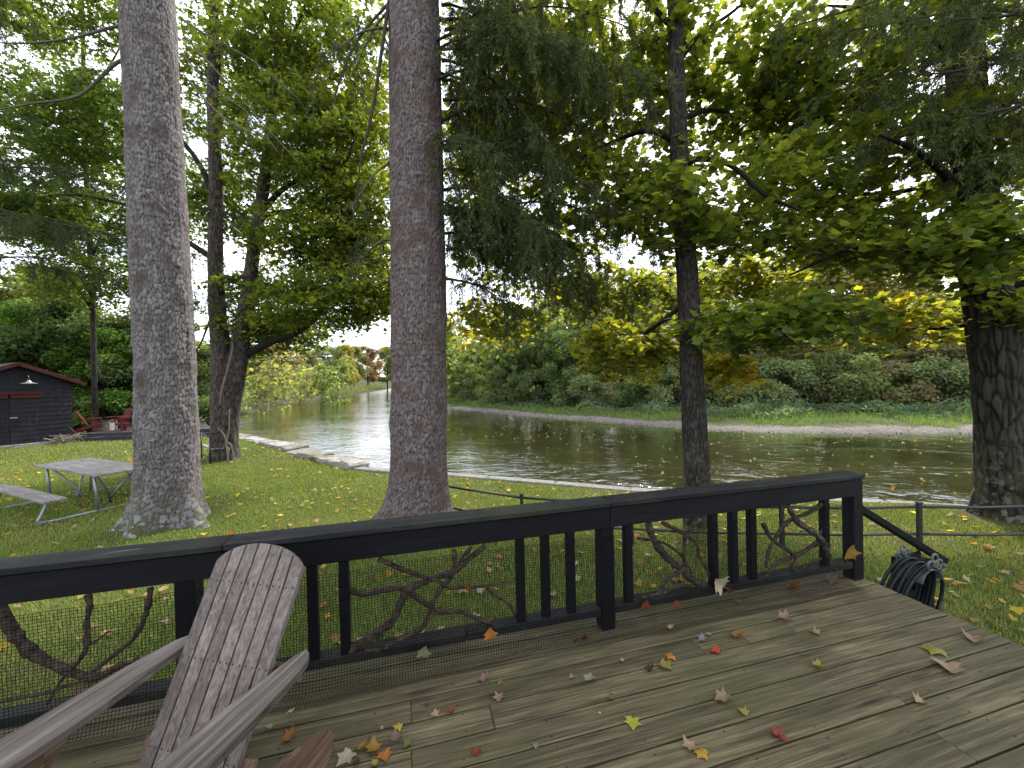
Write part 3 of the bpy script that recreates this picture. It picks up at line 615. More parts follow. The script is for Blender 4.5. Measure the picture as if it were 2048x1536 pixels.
# big maple at the right edge
b4 = TREE_BASES['t4']; y4 = b4[1]
t4 = empty('large_maple', (*b4, LAWN), 'large dark barked maple at the right edge beside the river', 'tree')
tp = px_line([(2018, 1080), (2010, 960), (1998, 800), (1984, 640), (1964, 540), (1950, 400), (1938, 260), (1928, 100), (1915, -80), (1900, -380)], y4)
trunk('trunk', tp, [rpx(w_, y4, 1980) for w_ in (128, 118, 112, 110, 105, 92, 86, 82, 76, 62)], t4, M['maple_bark'], .085, .36, .030, 120, .04, (.35, .35), ((2.6, .8, .4), (4.4, .7, .4)), ((3.3, 3.2, .16, .05), (3.9, 2.2, .12, .04)), seed=6)
lm4 = [px_line([(1935, 560), (1880, 520), (1800, 500), (1700, 500), (1580, 550)], [y4, y4 - .2, y4 - .3, y4 - .2, y4]),
       px_line([(1940, 420), (1890, 350), (1830, 300), (1760, 270)], [y4, y4 - .3, y4 - .8, y4 - 1.2]),
       px_line([(1955, 300), (1985, 240), (2030, 180), (2090, 100)], [y4, y4 + .1, y4 + .3, y4 + .5]),
       px_line([(1950, 470), (1860, 455), (1740, 440), (1620, 450), (1540, 470)], [y4 + .1, y4 + .6, y4 + 1.2, y4 + 1.6, y4 + 1.8]),
       px_line([(1935, 330), (1820, 380), (1700, 390), (1600, 400)], [y4 + .2, y4 + .8, y4 + 1.4, y4 + 1.7]),
       px_line([(1975, 640), (1900, 655), (1800, 660), (1700, 672)], [y4 + .1, y4 + .6, y4 + 1.0, y4 + 1.2]),
       px_line([(1925, 120), (1840, 60), (1740, 20), (1640, 10)], [y4, y4 + .3, y4 + .8, y4 + 1.2]),
       px_line([(2000, 585), (2030, 572), (2080, 555), (2150, 520)], [y4, y4 - .1, y4 - .25, y4 - .4]),
       px_line([(1915, 0), (1900, -120), (1850, -260), (1800, -400)], [y4, y4 + .2, y4 + .6, y4 + 1])]
crown(t4, lm4, [.06, .075, .06, .06, .055, .045, .07, .085, .08],
      [EV(1800, 470, y4 - .2, 1.5, .8, .45, 1.5, .40), EV(1940, 500, y4 - .9, .9, .35, .42, .75, .36), EV(1640, 470, y4 + 1.3, 1.7, 1.0, .7, 1.7, .45), EV(1740, 330, y4 + .3, 1.9, 1.2, .8, 2.2, .40),
       EV(1720, 180, y4 + .8, 2.1, 1.5, 1.0, 2.4, .38), EV(1780, 20, y4 + .8, 2.3, 1.5, .9, 1.9, .38), EV(1780, 640, y4 + 1.2, 1.6, .7, .45, 1.5, .62),
       EV(2040, 400, y4 + .3, .8, .9, 1.3, 1.0, .45), EV(2030, 610, y4 - .2, .45, .4, .35, .3, .5), EV(2050, 150, y4 + .5, .9, 1.0, 1.2, .8, .38), EV(1850, -260, y4, 2.5, 2, 1.5, 1.0, .35)],
      780, 21, .115, .35, LEAF4, .55, .22, limb_mat=M['maple_bark'])

# double stemmed maple at the left of the river view
b5 = TREE_BASES['t5']; y5 = b5[1]
t5 = empty('double_stem_maple', (*b5, LAWN), 'old double stemmed maple with dead vines left of the river bend', 'tree')
trunk('trunk', px_line([(448, 945), (449, 880), (450, 800), (446, 720), (436, 640), (431, 500), (432, 380), (426, 200), (428, 0), (430, -200)], y5), [rpx(w_, y5, 450) for w_ in (64, 56, 60, 46, 36, 30, 27, 23, 18, 12)], t5, M['maple_bark2'], .07, .25, .03, 90, .05, (.25, .3), seed=8)
trunk('second_stem', px_line([(458, 850), (466, 780), (476, 720), (487, 650), (505, 520), (525, 390), (540, 270), (548, 180), (562, 40), (575, -160)], y5 - .12), [rpx(w_, y5, 450) for w_ in (34, 44, 42, 34, 28, 25, 21, 17, 14, 10)], t5, M['maple_bark2'], .07, .25, .025, 60, .05, (0, .3), seed=9)
lm5 = [px_line([(482, 715), (540, 685), (600, 662), (660, 600), (720, 470)], [y5, y5 - .4, y5 - .8, y5 - 1.2, y5 - 1.5]),
       px_line([(520, 425), (570, 375), (630, 345), (690, 320), (708, 280)], [y5, y5 - .3, y5 - .5, y5 - .7, y5 - .8]),
       px_line([(528, 430), (590, 420), (680, 415), (780, 400)], [y5, y5 + .4, y5 + .9, y5 + 1.4]),
       px_line([(545, 230), (600, 180), (680, 150), (760, 60)], [y5, y5 + .3, y5 + .6, y5 + .9]),
       px_line([(432, 420), (400, 330), (330, 250), (230, 200)], [y5, y5 + .4, y5 + .9, y5 + 1.3]),
       px_line([(430, 520), (370, 480), (280, 420), (150, 390), (40, 400)], [y5, y5 + .2, y5 + .5, y5 + .8, y5 + 1]),
       px_line([(428, 180), (450, 60), (480, -60), (520, -200)], [y5, y5 + .2, y5 + .5, y5 + .8]),
       px_line([(550, 160), (590, 60), (640, -60), (700, -200)], [y5, y5 - .2, y5 - .5, y5 - .8]),
       px_line([(440, 300), (520, 330), (600, 300), (690, 240)], [y5 + .2, y5 + .9, y5 + 1.5, y5 + 2]),
       px_line([(430, 620), (420, 640), (400, 690), (380, 720)], [y5, y5 + .4, y5 + .8, y5 + 1])]
crown(t5, lm5, [.13, .09, .08, .08, .10, .10, .08, .07, .08, .05],
      [EV(640, 600, y5 - 1, 2.0, 1.0, .8, 1.7, 0.37), EV(740, 560, y5 - .5, 1.2, 1.0, 1.3, 1.2, 0.42), EV(720, 420, y5, 1.4, 1.3, 1.6, 1.5, 0.42), EV(560, 660, y5 + .5, 1.6, 1.0, .6, .8, 0.32), EV(640, 480, y5, 2.0, 1.6, 1.1, 2.2, 0.37), EV(620, 300, y5, 2.5, 2.0, 1.8, 3.6, 0.34), EV(620, 90, y5, 2.8, 2.0, 1.9, 3.6, 0.32),
       EV(700, 250, y5 + .6, 1.6, 1.5, 1.8, 1.6, 0.54), EV(430, 150, y5 + .8, 2.3, 1.6, 2.4, 1.6, 0.26), EV(190, 250, y5 + 1, 2.6, 1.4, 1.7, 2.2, 0.05), EV(90, 420, y5 + 1, 1.9, 1.2, 1.0, 1.4, 0.05),
       EV(500, 620, y5 + .6, 1.5, 1.0, 1.5, 1.2, 0.22), EV(200, 30, y5 + 1, 1.3, 1.2, 1.0, .6, 0.17), EV(60, 20, y5 + .5, 1.2, 1.2, 1.0, .6, 0.22), EV(460, 400, y5 + 1.2, 1.8, 1., 1.4, 1.2, 0.22)],
      2250, 29, .155, .5, LEAF3, .75, .3, limb_mat=M['maple_bark2'])
mb = MB(); mb.tube(px_line([(456, 640), (466, 690), (455, 740), (444, 780), (440, 810)], y5 - .48), [.018, .026, .03, .034, .018], 7, True, 4); mb.obj('dead_vine', M['vine'], t5, True)
mb = MB(); mb.tube(px_line([(459, 818), (458, 860), (452, 885), (455, 905), (457, 932)], y5 - .50), [.018, .02, .03, .026, .02], 7, True, 4); mb.obj('dead_vine', M['vine'], t5, True)
mb = MB(); mb.tube(px_line([(436, 856), (447, 868), (454, 884), (462, 890), (468, 915), (471, 930)], y5 - .52), [.014, .02, .022, .02, .02, .014], 7, True, 4); mb.obj('dead_vine', M['vine'], t5, True)
mb = MB(); mb.lathe([(0, -.16), (.1, -.13), (.16, -.04), (.15, .07), (.08, .14), (0, .16)], at_y(424, 842, y5 - .1), 12); mb.obj('burl', M['maple_bark2'], t5, True)

# shaded maple behind the thick spruce at the left
b6 = np.array(((176 - 1024) / F * 21, 21.0)); y6 = b6[1]
t6 = empty('shaded_maple', (*b6, LAWN), 'dark shaded maple filling the upper left behind the thick spruce trunk', 'tree')
trunk('trunk', px_line([(196, 900), (190, 800), (186, 650), (180, 500), (172, 350), (168, 200), (165, 20), (160, -200)], y6), [rpx(w_, y6, 190) for w_ in (15, 13, 12, 12, 11, 10, 8, 6)], t6, M['maple_bark'], .06, .2, .015, 40, .1, seed=12)
lm6 = [px_line([(185, 620), (140, 560), (80, 520), (10, 500)], [y6, y6 - .4, y6 - .9, y6 - 1.2]), px_line([(180, 520), (220, 440), (280, 380), (330, 320)], [y6, y6 - .3, y6 - .5, y6 - .6]), px_line([(176, 420), (120, 350), (60, 300), (-20, 280)], [y6, y6 + .4, y6 + .8, y6 + 1]),
       px_line([(170, 280), (110, 200), (60, 150), (0, 60)], [y6, y6 - .3, y6 - .6, y6 - .8]), px_line([(168, 200), (220, 130), (260, 50), (300, -60)], [y6, y6 + .3, y6 + .6, y6 + .8]), px_line([(182, 560), (230, 530), (300, 500), (380, 480)], [y6, y6 + .4, y6 + .8, y6 + 1])]
crown(t6, lm6, [.07, .07, .06, .06, .06, .06], [EV(90, 300, y6, 3.92, 2.16, 2.03, 2.2, .10), EV(130, 450, y6, 4.05, 2.16, 1.76, 2.4, .12), EV(190, 560, y6 - .2, 3.24, 1.89, 1.22, 1.4, .3), EV(200, 200, y6, 2.43, 1.89, 1.62, 1.0, .16), EV(20, 170, y6, 2.16, 1.62, 1.62, .8, .12), EV(320, 400, y6 + .4, 3.51, 2.03, 3.51, 1.8, .2), EV(40, 30, y6, 2.03, 1.62, 1.22, .6, .25)],
      950, 30, .20, .75, LEAF3, .8, .3, limb_mat=M['maple_bark2'])

# ------------------------------------------------------------------ spruces
NEED = [(0, (.022, .036, .014)), (.4, (.044, .068, .024)), (.75, (.08, .105, .038)), (1, (.12, .14, .05))]
def needles(P, D, L_, C):
    """feathery sprigs: narrow triangles fanned along each axis"""
    k = len(P); D = unit(D); a = rng.normal(0, 1, (k, 3)); s = unit(np.cross(D, a)); s2 = np.cross(D, s); V = []; nb = 8
    for j in range(nb):
        f = (j + .5) / nb; ph = j * 2.4 + rng.uniform(0, .6, (k, 1)); sd_ = s * np.cos(ph) + s2 * np.sin(ph); q = P + D * (L_ * f)[:, None]; ln = (.072 * (1 - .45 * f)) * rng.uniform(.7, 1.3, (k, 1))
        tip = q + (sd_ * .62 + D * .78) * ln; wv_ = unit(np.cross(sd_, D)) * .0075
        V.append(np.stack((q - wv_, q + wv_, tip), 1))
    V = np.stack(V, 1).reshape(-1, 3); return V, np.arange(len(V)).reshape(-1, 3), np.repeat(C, nb * 3, 0)
def spruce_foliage(tree, branches, dens, hang, hue=.35, bark='twig', bare=0.0):
    mbt = MB(); SP, SD, SL, SC = [], [], [], []
    for (pl, r) in branches:
        p, rr = catmull(np.asarray(pl, float), np.linspace(r, .006, len(pl)), 8); mb = MB(); mb.tube(p, rr, 6); mb.obj('branch', M[bark], tree, True)
        cum = np.concatenate(([0], np.cumsum(np.linalg.norm(p[1:] - p[:-1], axis=1)))); n = int(cum[-1] * dens)
        for s in rng.uniform(cum[-1] * .03, cum[-1], n):
            q = np.array([np.interp(s, cum, p[:, k]) for k in range(3)]); tg = unit(np.array([np.interp(min(s + .1, cum[-1]), cum, p[:, k]) for k in range(3)]) - q + 1e-6)
            side = unit(np.cross(tg, (0, 0, 1.))) * rng.choice([-1, 1]); h = hang * rng.uniform(.3, 1.15); out = side * rng.uniform(.08, .45) + tg * rng.uniform(0, .3)
            pts = np.array([q, q + out * .6 + (0, 0, -.05 * h), q + out + (0, 0, -.45 * h), q + out * 1.1 + rng.normal(0, .04, 3) + (0, 0, -h)]); pc, _ = catmull(pts, np.ones(4), 4)
            mbt.tube(pc, np.linspace(.005, .002, len(pc)), 3, False)
            if rng.uniform() < bare: continue
            k = int(10 + 22 * h); f = rng.uniform(.1, 1, k) * (len(pc) - 1); i0 = np.minimum(f.astype(int), len(pc) - 2); base_ = pc[i0] + (pc[i0 + 1] - pc[i0]) * (f - i0)[:, None]; ax = unit(pc[i0 + 1] - pc[i0])
            SP.append(base_); SD.append(ax * .8 + rng.normal(0, .55, (k, 3)) * (1, 1, .5) + (0, 0, -.25)); SL.append(rng.uniform(.08, .22, k)); SC.append(np.full(k, hue + rng.normal(0, .12)) + rng.normal(0, .12, k))
    mesh_obj('twigs', mbt.mesh('twigs', True, WL[tree.name]), M[bark], tree, WL[tree.name])['kind'] = 'stuff'
    V, T, C = needles(np.concatenate(SP), np.concatenate(SD), np.concatenate(SL), pal(np.concatenate(SC), NEED))
    mesh_obj('crown', fast_mesh('crown', V - WL[tree.name], [T], attrs={'col': C}), M['needle'], tree, WL[tree.name])

bs = TREE_BASES['s1']; ys = bs[1]
s1 = empty('large_spruce', (*bs, LAWN), 'thick grey spruce trunk with lichen at its base beside the picnic table', 'tree')
trunk('trunk', px_line([(338, 1105), (337, 1000), (336, 930), (333, 760), (326, 600), (318, 450), (311, 300), (303, 150), (296, 0), (290, -120), (283, -260)], ys), [rpx(w_, ys, 325) for w_ in (140, 136, 132, 128, 124, 121, 118, 115, 112, 109, 105)], s1, M['spruce_bark'], .052, .085, .013, 200, .023,
      (.90, .30), ((pi * 1.12, 1.5, .35), (-.25, 2.0, .28), (pi * 1.5, .9, .4), (pi * .6, .8, .4)), ((-1.3, 1.95, .10, .05), (-1.0, 3.9, .09, .04), (-1.2, 5.6, .1, .05), (-.3, 4.6, .07, .03), (-2.2, 5.2, .07, .03), (-.5, 5.0, .06, .03)), 2)
br1 = [(px_line([(305, 128), (240, 122), (160, 190), (60, 208), (-60, 230)], [ys, ys - .1, ys - .2, ys - .3, ys - .4]), .035),
       (px_line([(300, 60), (240, 52), (150, 75), (60, 86), (-40, 84)], [ys, ys - .1, ys - .3, ys - .4, ys - .5]), .03),
       (px_line([(365, 40), (430, 80), (510, 125), (600, 200)], [ys, ys - .1, ys - .2, ys - .3]), .016), (px_line([(366, 70), (440, 150), (520, 240), (600, 330)], [ys, ys, ys + .1, ys + .2]), .016),
       (px_line([(366, 110), (430, 180), (500, 230), (560, 310)], [ys, ys + .1, ys + .1, ys + .1]), .014), (px_line([(368, 150), (420, 210), (470, 250), (540, 280)], [ys, ys - .2, ys - .4, ys - .6]), .014),
       (px_line([(375, 360), (400, 390), (450, 450), (520, 520)], [ys, ys + .1, ys + .3, ys + .5]), .016), (px_line([(320, 355), (250, 358), (160, 365), (90, 400)], [ys, ys + .2, ys + .5, ys + .8]), .014),
       (px_line([(360, 20), (420, 30), (520, 70), (600, 120)], [ys, ys + .2, ys + .4, ys + .5]), .013)]
spruce_foliage(s1, [br1[0], br1[1]] + br1[2:6], 3, .25, .3, 'dead_twig', .92)
def sub_foliage(tree, *a, **k): spruce_foliage(tree, *a, **k)

b2_ = TREE_BASES['s2']; y2 = b2_[1]
s2 = empty('tall_spruce', (*b2_, LAWN), 'tall reddish grey spruce trunk in the middle of the view', 'tree')
trunk('trunk', px_line([(838, 1070), (838, 1000), (838, 900), (838, 760), (838, 600), (836, 450), (833, 300), (831, 150), (828, 0), (826, -120), (824, -260)], y2), [rpx(w_, y2) for w_ in (118, 112, 108, 107, 106, 104, 102, 100, 97, 95, 92)], s2, M['spruce_bark2'], .048, .08, .012, 176, .023,
      (.36, .26), ((pi * 1.05, 2.2, .3), (-.2, 1.0, .35), (pi * 1.45, .8, .4)), ((pi, 1.75, .12, .05), (-1.3, 5.4, .08, .05), (-1.7, 6.3, .07, .04), (-1.2, 4.3, .08, .04), (0, 3.4, .06, .03), (-1.0, 5.9, .06, .03)), 4)
br2 = []
for (px0, py0, px1, py1, dy, dr) in [(880, 40, 1180, 160, -.4, .25), (885, 120, 1130, 330, -.8, .4), (885, 200, 1280, 330, .3, .3), (888, 300, 1250, 420, -.3, .3), (888, 380, 1120, 480, -1.0, .3), (890, 430, 1350, 500, .5, .35),
                                     (890, 60, 1330, 80, .8, .3), (880, -40, 1250, -20, -.6, .4), (880, -100, 1080, 60, -1.2, .3), (892, 500, 1080, 560, .4, .3), (889, 340, 1020, 400, .9, .3), (885, 160, 1010, 250, 1.0, .3), (884, 10, 1020, 90, .9, .3),
                                     (780, 60, 640, 130, -.6, .25), (782, 20, 700, 160, .5, .3), (784, 330, 700, 420, -.5, .25), (785, 480, 690, 560, .4, .25), (880, 560, 1050, 640, .9, .3), (885, 240, 1160, 240, 1.3, .3), (886, 420, 1200, 590, 1.2, .3)]:
    a = at_y(px0, py0, y2); e = at_y(px1, py1, y2 + dy); md = (a + e) / 2 + np.array((0, 0, .12 * np.linalg.norm(e - a))); br2.append((np.array([a, a * .7 + md * .3 + (0, 0, .05), md, e]), .028))
extra = []
for _ in range(15):
    dy = rng.uniform(-1.3, 1.5); a = at_y(875, rng.uniform(-120, 480), y2 + dy * .12); e = at_y(rng.uniform(960, 1340), 0, y2 + dy); e[2] = a[2] - rng.uniform(.1, .9); md = (a + e) / 2 + np.array((0, 0, .12 * np.linalg.norm(e - a))); extra.append((np.array([a, a * .7 + md * .3 + (0, 0, .05), md, e]), .025))
spruce_foliage(s2, br2[:13] + br2[17:] + extra, 12, .72, .6)
spruce_foliage(s2, br2[13:17], 9, .35, .35, 'dead_twig', .5)
# dead slanting twigs in front of the maple
mb = MB(); mb.tube(px_line([(784, -40), (765, 90), (745, 220), (720, 330), (712, 430)], [y2, y2 - .3, y2 - .5, y2 - .6, y2 - .6]), [.03, .026, .02, .014, .006], 6, True, 4); mb.obj('branch', M['twig'], s2, True)
mb = MB(); mb.tube(px_line([(784, 0), (730, 60), (690, 130), (668, 200), (650, 250)], [y2, y2 - .2, y2 - .4, y2 - .5, y2 - .6]), [.022, .018, .014, .01, .005], 6, True, 4); mb.obj('branch', M['twig'], s2, True)

# hanging foliage of spruces standing outside the frame
def side_spruce(name, label, base_xy, brs, dens, hang, hue, rt=.36):
    o = empty(name, (*base_xy, LAWN), label, 'tree')
    trunk('trunk', [(base_xy[0], base_xy[1], LAWN - .1), (base_xy[0], base_xy[1], 4), (base_xy[0] + .05, base_xy[1], 9), (base_xy[0], base_xy[1], 15)], [rt, rt * .85, rt * .7, rt * .4], o, M['spruce_bark'], .06, .08, .012, 60, .12, seed=5)
    out = []
    for (px1, py1, yy, h0) in brs:
        e = at_y(px1, py1, yy); a = np.array((*base_xy, e[2] + h0)); d = unit(e - a) * rt * .8; a = a + d * (1, 1, 0)
        md = (a + e) / 2 + np.array((0, 0, .08 * np.linalg.norm(e - a))); out.append((np.array([a, a * .6 + md * .4, md, md * .4 + e * .6, e]), .035))
    spruce_foliage(o, out, dens, hang, hue); return o
side_spruce('overhanging_spruce', 'spruce whose dusky branches hang into the upper right corner', (8.6, 5.6),
            [(1700, 60, 4.6, .6), (1850, 150, 4.4, .5), (1640, 190, 5.2, .5), (1780, 260, 4.9, .5), (1900, 40, 4.2, .6), (1950, 230, 4.4, .5), (1560, 60, 5.4, .6), (1800, -60, 4.4, .6), (1650, 320, 5.6, .4), (1880, 340, 4.9, .3), (1960, -40, 4.2, .5)], 8, .5, .68)
side_spruce('shaded_spruce', 'dark spruce at the far left whose branches hang behind the thick trunk', (-18.5, 10.6),
            [(230, 470, 9.2, .8), (120, 250, 9.4, .8), (180, 350, 10., .8), (60, 330, 9, .8), (220, 560, 10, .6), (500, 440, 10.6, 1.2), (440, 520, 10.2, 1.0), (60, 30, 8.4, .8), (100, 470, 9.6, .6), (470, 600, 10.6, .8)], 6, .6, .2)

# ------------------------------------------------------------------ trees of the far banks
def far_proto(kind, H, R, ncl, ncard, size):
    mb = MB(); lean = rng.normal(0, .35, 2); top = np.array((lean[0], lean[1], H * .82)); tr = np.array([(0, 0, -.3), (0, 0, H * .2), (lean[0] * .5, lean[1] * .5, H * .5), top]); r0 = H * .018
    mb.tube(tr, [r0, r0 * .8, r0 * .55, .03], 7, True, 4); cl = []
    for i in range(ncl):
        a = rng.uniform(0, 2 * pi); f = (i + .5) / ncl
        if kind == 'layered': z = H * (.10 + .86 * f); rr = R * (1.15 - .75 * f) * rng.uniform(.35, 1); cr_ = np.array((1.5, 1.5, .28)) * R * .32 * rng.uniform(.7, 1.2)
        elif kind == 'bush': z = H * rng.uniform(.15, .8); rr = R * math.sqrt(max(.05, 1 - ((z / H - .3) / .65) ** 2)) * rng.uniform(.3, .95); cr_ = np.array((1, 1, .8)) * R * .34 * rng.uniform(.7, 1.2)
        else: z = H * (.22 + .74 * f); rr = R * math.sqrt(max(.04, 1 - ((f - .38) / .68) ** 2)) * rng.uniform(.25, 1); cr_ = np.array((1, 1, .7)) * R * .33 * rng.uniform(.7, 1.25)
        c = np.array((lean[0] * z / H + rr * math.cos(a), lean[1] * z / H + rr * math.sin(a), z)); cl.append((c, cr_))
        q = np.array((lean[0] * z / H * .6, lean[1] * z / H * .6, max(.3, z - rr * .55))); mb.tube(np.array([q, (q + c) / 2 + (0, 0, .1 * rr), c]), [.018 * H * .25 + .02, .03, .012], 4, False)
    P, Nn, C = [], [], []
    for c, cr_ in cl:
        k = ncard // ncl; d = unit(rng.normal(0, 1, (k, 3))); rad = rng.uniform(.45, 1.12, (k, 1)); P.append(c + d * cr_ * rad); Nn.append(d * (.5, .5, .4) + np.array((0, 0, .55)) + rng.normal(0, .45, (k, 3))); C.append(np.full((k, 3), rng.uniform(.75, 1.2)) * rng.uniform(.7, 1.25, (k, 1)))
    P = np.concatenate(P); k = len(P); P[:, 2] = np.maximum(P[:, 2], .05)
    tm = mb.mesh('far_trunk', True); tm.materials.append(M['twig'])
    cm = scatter_mesh('far_crown', P, np.concatenate(Nn), rng.uniform(0, 6.3, k), size * rng.uniform(.6, 1.3, k), np.concatenate(C), OVAL if kind == 'layered' else CARD); cm.materials.append(M['far_leaf'])
    return tm, cm, H
PR = {'round': [far_proto('round', 12, 3.6, 30, 9500, .30) for _ in range(3)], 'layered': [far_proto('layered', 11, 3.8, 46, 10500, .27) for _ in range(3)],
      'leafy': [far_proto('round', 9, 3.6, 44, 17000, .20) for _ in range(2)], 'bush': [far_proto('bush', 4, 2.4, 20, 6500, .17) for _ in range(2)]}
bt = MB()
def bare_rec(p, d, L_, r, lv):
    e = p + d * L_; bt.tube(np.array([p, (p + e) / 2 + rng.normal(0, .05 * L_, 3), e]), [r, r * .8, r * .6], 4, False)
    if lv < 4:
        for _ in range(3): bare_rec(p + (e - p) * rng.uniform(.55, 1), unit(d + rng.normal(0, .5, 3)), L_ * rng.uniform(.55, .8), r * .55, lv + 1)
bare_rec(np.array((0, 0, -.2)), np.array((0, 0, 1.)), 3.0, .16, 0); BARE = bt.mesh('bare', True); BARE.materials.append(M['dead_twig'])
GREEN, PALE, OLIVE, YG, YEL, ORA, RUST, DARK, BLUEG, TAN = (.13, .19, .075), (.21, .265, .13), (.20, .22, .105), (.23, .27, .09), (.31, .30, .10), (.32, .22, .09), (.26, .18, .11), (.05, .085, .03), (.085, .14, .085), (.27, .24, .14)
PALS_ = [GREEN, OLIVE, PALE, GREEN, PALE, OLIVE]
def far_tree(px, y, h, kind, c, name, label, i, dz=0.0, cat='tree', group=None):
    x = (px - 1024) / F * y; xy = np.array([[x, y]]); z = ground_z(xy)[0][0] + dz; o = empty(name, (x, y, z), label, cat, group)
    tm, cm, H = PR[kind][i % len(PR[kind])]; s = h / H
    for nm, me in (('trunk', tm), ('crown', cm)):
        k = bpy.data.objects.new(nm, me); col.objects.link(k); k.parent = o; k.color = (*c, 1); WL[k.name] = np.zeros(3)
    o.scale = (s * rng.uniform(.9, 1.15), s * rng.uniform(.9, 1.15), s); o.rotation_euler[2] = rng.uniform(0, 6.3); return o
TR = 'trees along the far right bank'; TL = 'trees along the left river bank'; TS = 'trees behind the shed'
for i, (px, y, h, kind, c, name, label) in enumerate([
    (965, 60, 8.5, 'leafy', YG, 'autumn_tree', 'orange tinged tree behind the pale green waterside tree'),
    (1012, 47, 7.2, 'leafy', PALE, 'waterside_tree', 'rounded pale green tree nearest the waterline right of the middle trunk'),
    (1085, 52, 12, 'leafy', PALE, 'bank_tree', 'green tree just right of the rounded pale tree on the far bank'),
    (1135, 41, 7.5, 'leafy', GREEN, 'bank_tree', 'low spreading green tree on the far bank left of the yellow maple spray'),
    (1190, 50, 15, 'leafy', YG, 'bank_tree', 'tall yellow green tree rising behind the hanging spruce boughs'),
    (1245, 43, 12, 'leafy', OLIVE, 'bank_tree', 'olive tree behind the yellow maple spray on the far bank'),
    (1320, 40, 12, 'leafy', YG, 'bank_tree', 'green layered tree just left of the slender trunk on the far bank'),
    (1425, 39, 12, 'leafy', OLIVE, 'bank_tree', 'olive layered tree just right of the slender trunk on the far bank'),
    (1500, 34.5, 8, 'layered', PALE, 'bank_tree', 'pale layered tree leaning over the fallen branches'),
    (1575, 44, 16, 'round', YEL, 'golden_tree', 'golden tree glowing above the layered foliage'),
    (1610, 33, 7.5, 'layered', OLIVE, 'bank_tree', 'low olive tree with flat sprays in the middle of the right bank'),
    (1700, 40, 15, 'round', YEL, 'golden_tree', 'tall golden tree left of the large maple trunk'),
    (1740, 32, 8, 'layered', PALE, 'bank_tree', 'pale flat sprayed tree above the ferns on the right bank'),
    (1815, 38, 14, 'round', YEL, 'golden_tree', 'orange gold tree close to the large maple trunk'),
    (1850, 31, 7, 'layered', TAN, 'bank_tree', 'tan flat sprayed tree left of the large maple trunk'),
    (1930, 30, 8, 'layered', OLIVE, 'bank_tree', 'olive tree half hidden by the large maple trunk'),
    (1990, 38, 14, 'round', YG, 'bank_tree', 'yellow green tree behind the large maple trunk'),
    (2090, 30, 10, 'layered', GREEN, 'bank_tree', 'green tree at the right edge beyond the large maple')]):
    far_tree(px, y, h, kind, c, name, label, i, group=TR)
for i, (px, y, h, c, label) in enumerate([(1160, 38, 3.6, PALE, 'pale bush at the left end of the brown bank'), (1270, 36, 3.2, GREEN, 'green bush left of the slender trunk on the far bank'), (1345, 34.5, 4.0, PALE, 'pale bush right behind the slender trunk'), (1450, 33, 3.4, OLIVE, 'olive bush above the fallen branches'), (1555, 32, 4.2, PALE, 'pale bush right of the fallen branches'), (1680, 30.5, 4.6, (.15, .19, .08), 'largest pale bush in the middle of the right bank'), (1780, 30, 3.8, TAN, 'tan bush above the fern bank'), (1880, 29, 4.0, PALE, 'pale bush beside the driftwood heap'), (1070, 45, 4.4, PALE, 'pale bush right of the rounded waterside tree'), (935, 55, 4.6, PALE, 'pale bush right of the leafless grey tree')]):
    far_tree(px, y, h, 'bush', c, 'bank_bush', label, i, cat='bush', group='bushes on the far bank')
x = (905 - 1024) / F * 64; o = empty('bare_tree', (x, 64, ground_z(np.array([[x, 64]]))[0][0]), 'leafless grey tree just right of the middle trunk', 'tree'); k = bpy.data.objects.new('trunk', BARE); col.objects.link(k); k.parent = o
for i, (px, y, h, kind, c, name, label) in enumerate([
    (440, 54, 3.4, 'bush', GREEN, 'riverside_bush', 'green bush just right of the double stemmed maple'),
    (516, 67, 4.2, 'bush', (.12, .20, .06), 'riverside_bush', 'bright lime bush hanging over the left waterline'),
    (500, 80, 11, 'round', YG, 'bank_tree', 'yellow green tree behind the lime bush'),
    (566, 92, 12.5, 'round', RUST, 'autumn_tree', 'rust coloured tree right of the lime bush'),
    (612, 106, 13, 'round', OLIVE, 'bank_tree', 'olive tree right of the rust coloured tree'),
    (545, 112, 15, 'round', ORA, 'autumn_tree', 'tall orange tree behind the rust coloured tree'),
    (648, 122, 15, 'layered', BLUEG, 'bank_tree', 'blue green tree in the middle of the left bank'),
    (684, 136, 16.5, 'round', YEL, 'autumn_tree', 'yellow tree right of the blue green one on the left bank'),
    (690, 152, 17.5, 'round', ORA, 'autumn_tree', 'orange tree near the river bend'),
    (708, 168, 19, 'round', OLIVE, 'bank_tree', 'olive tree near the river bend'),
    (736, 190, 21, 'round', RUST, 'autumn_tree', 'russet tree at the end of the river just left of the middle trunk'),
    (775, 222, 25, 'round', YG, 'bank_tree', 'yellow green tree closing the river bend behind the middle trunk')]):
    far_tree(px, y, h, kind, c, name, label, i, group=TL)
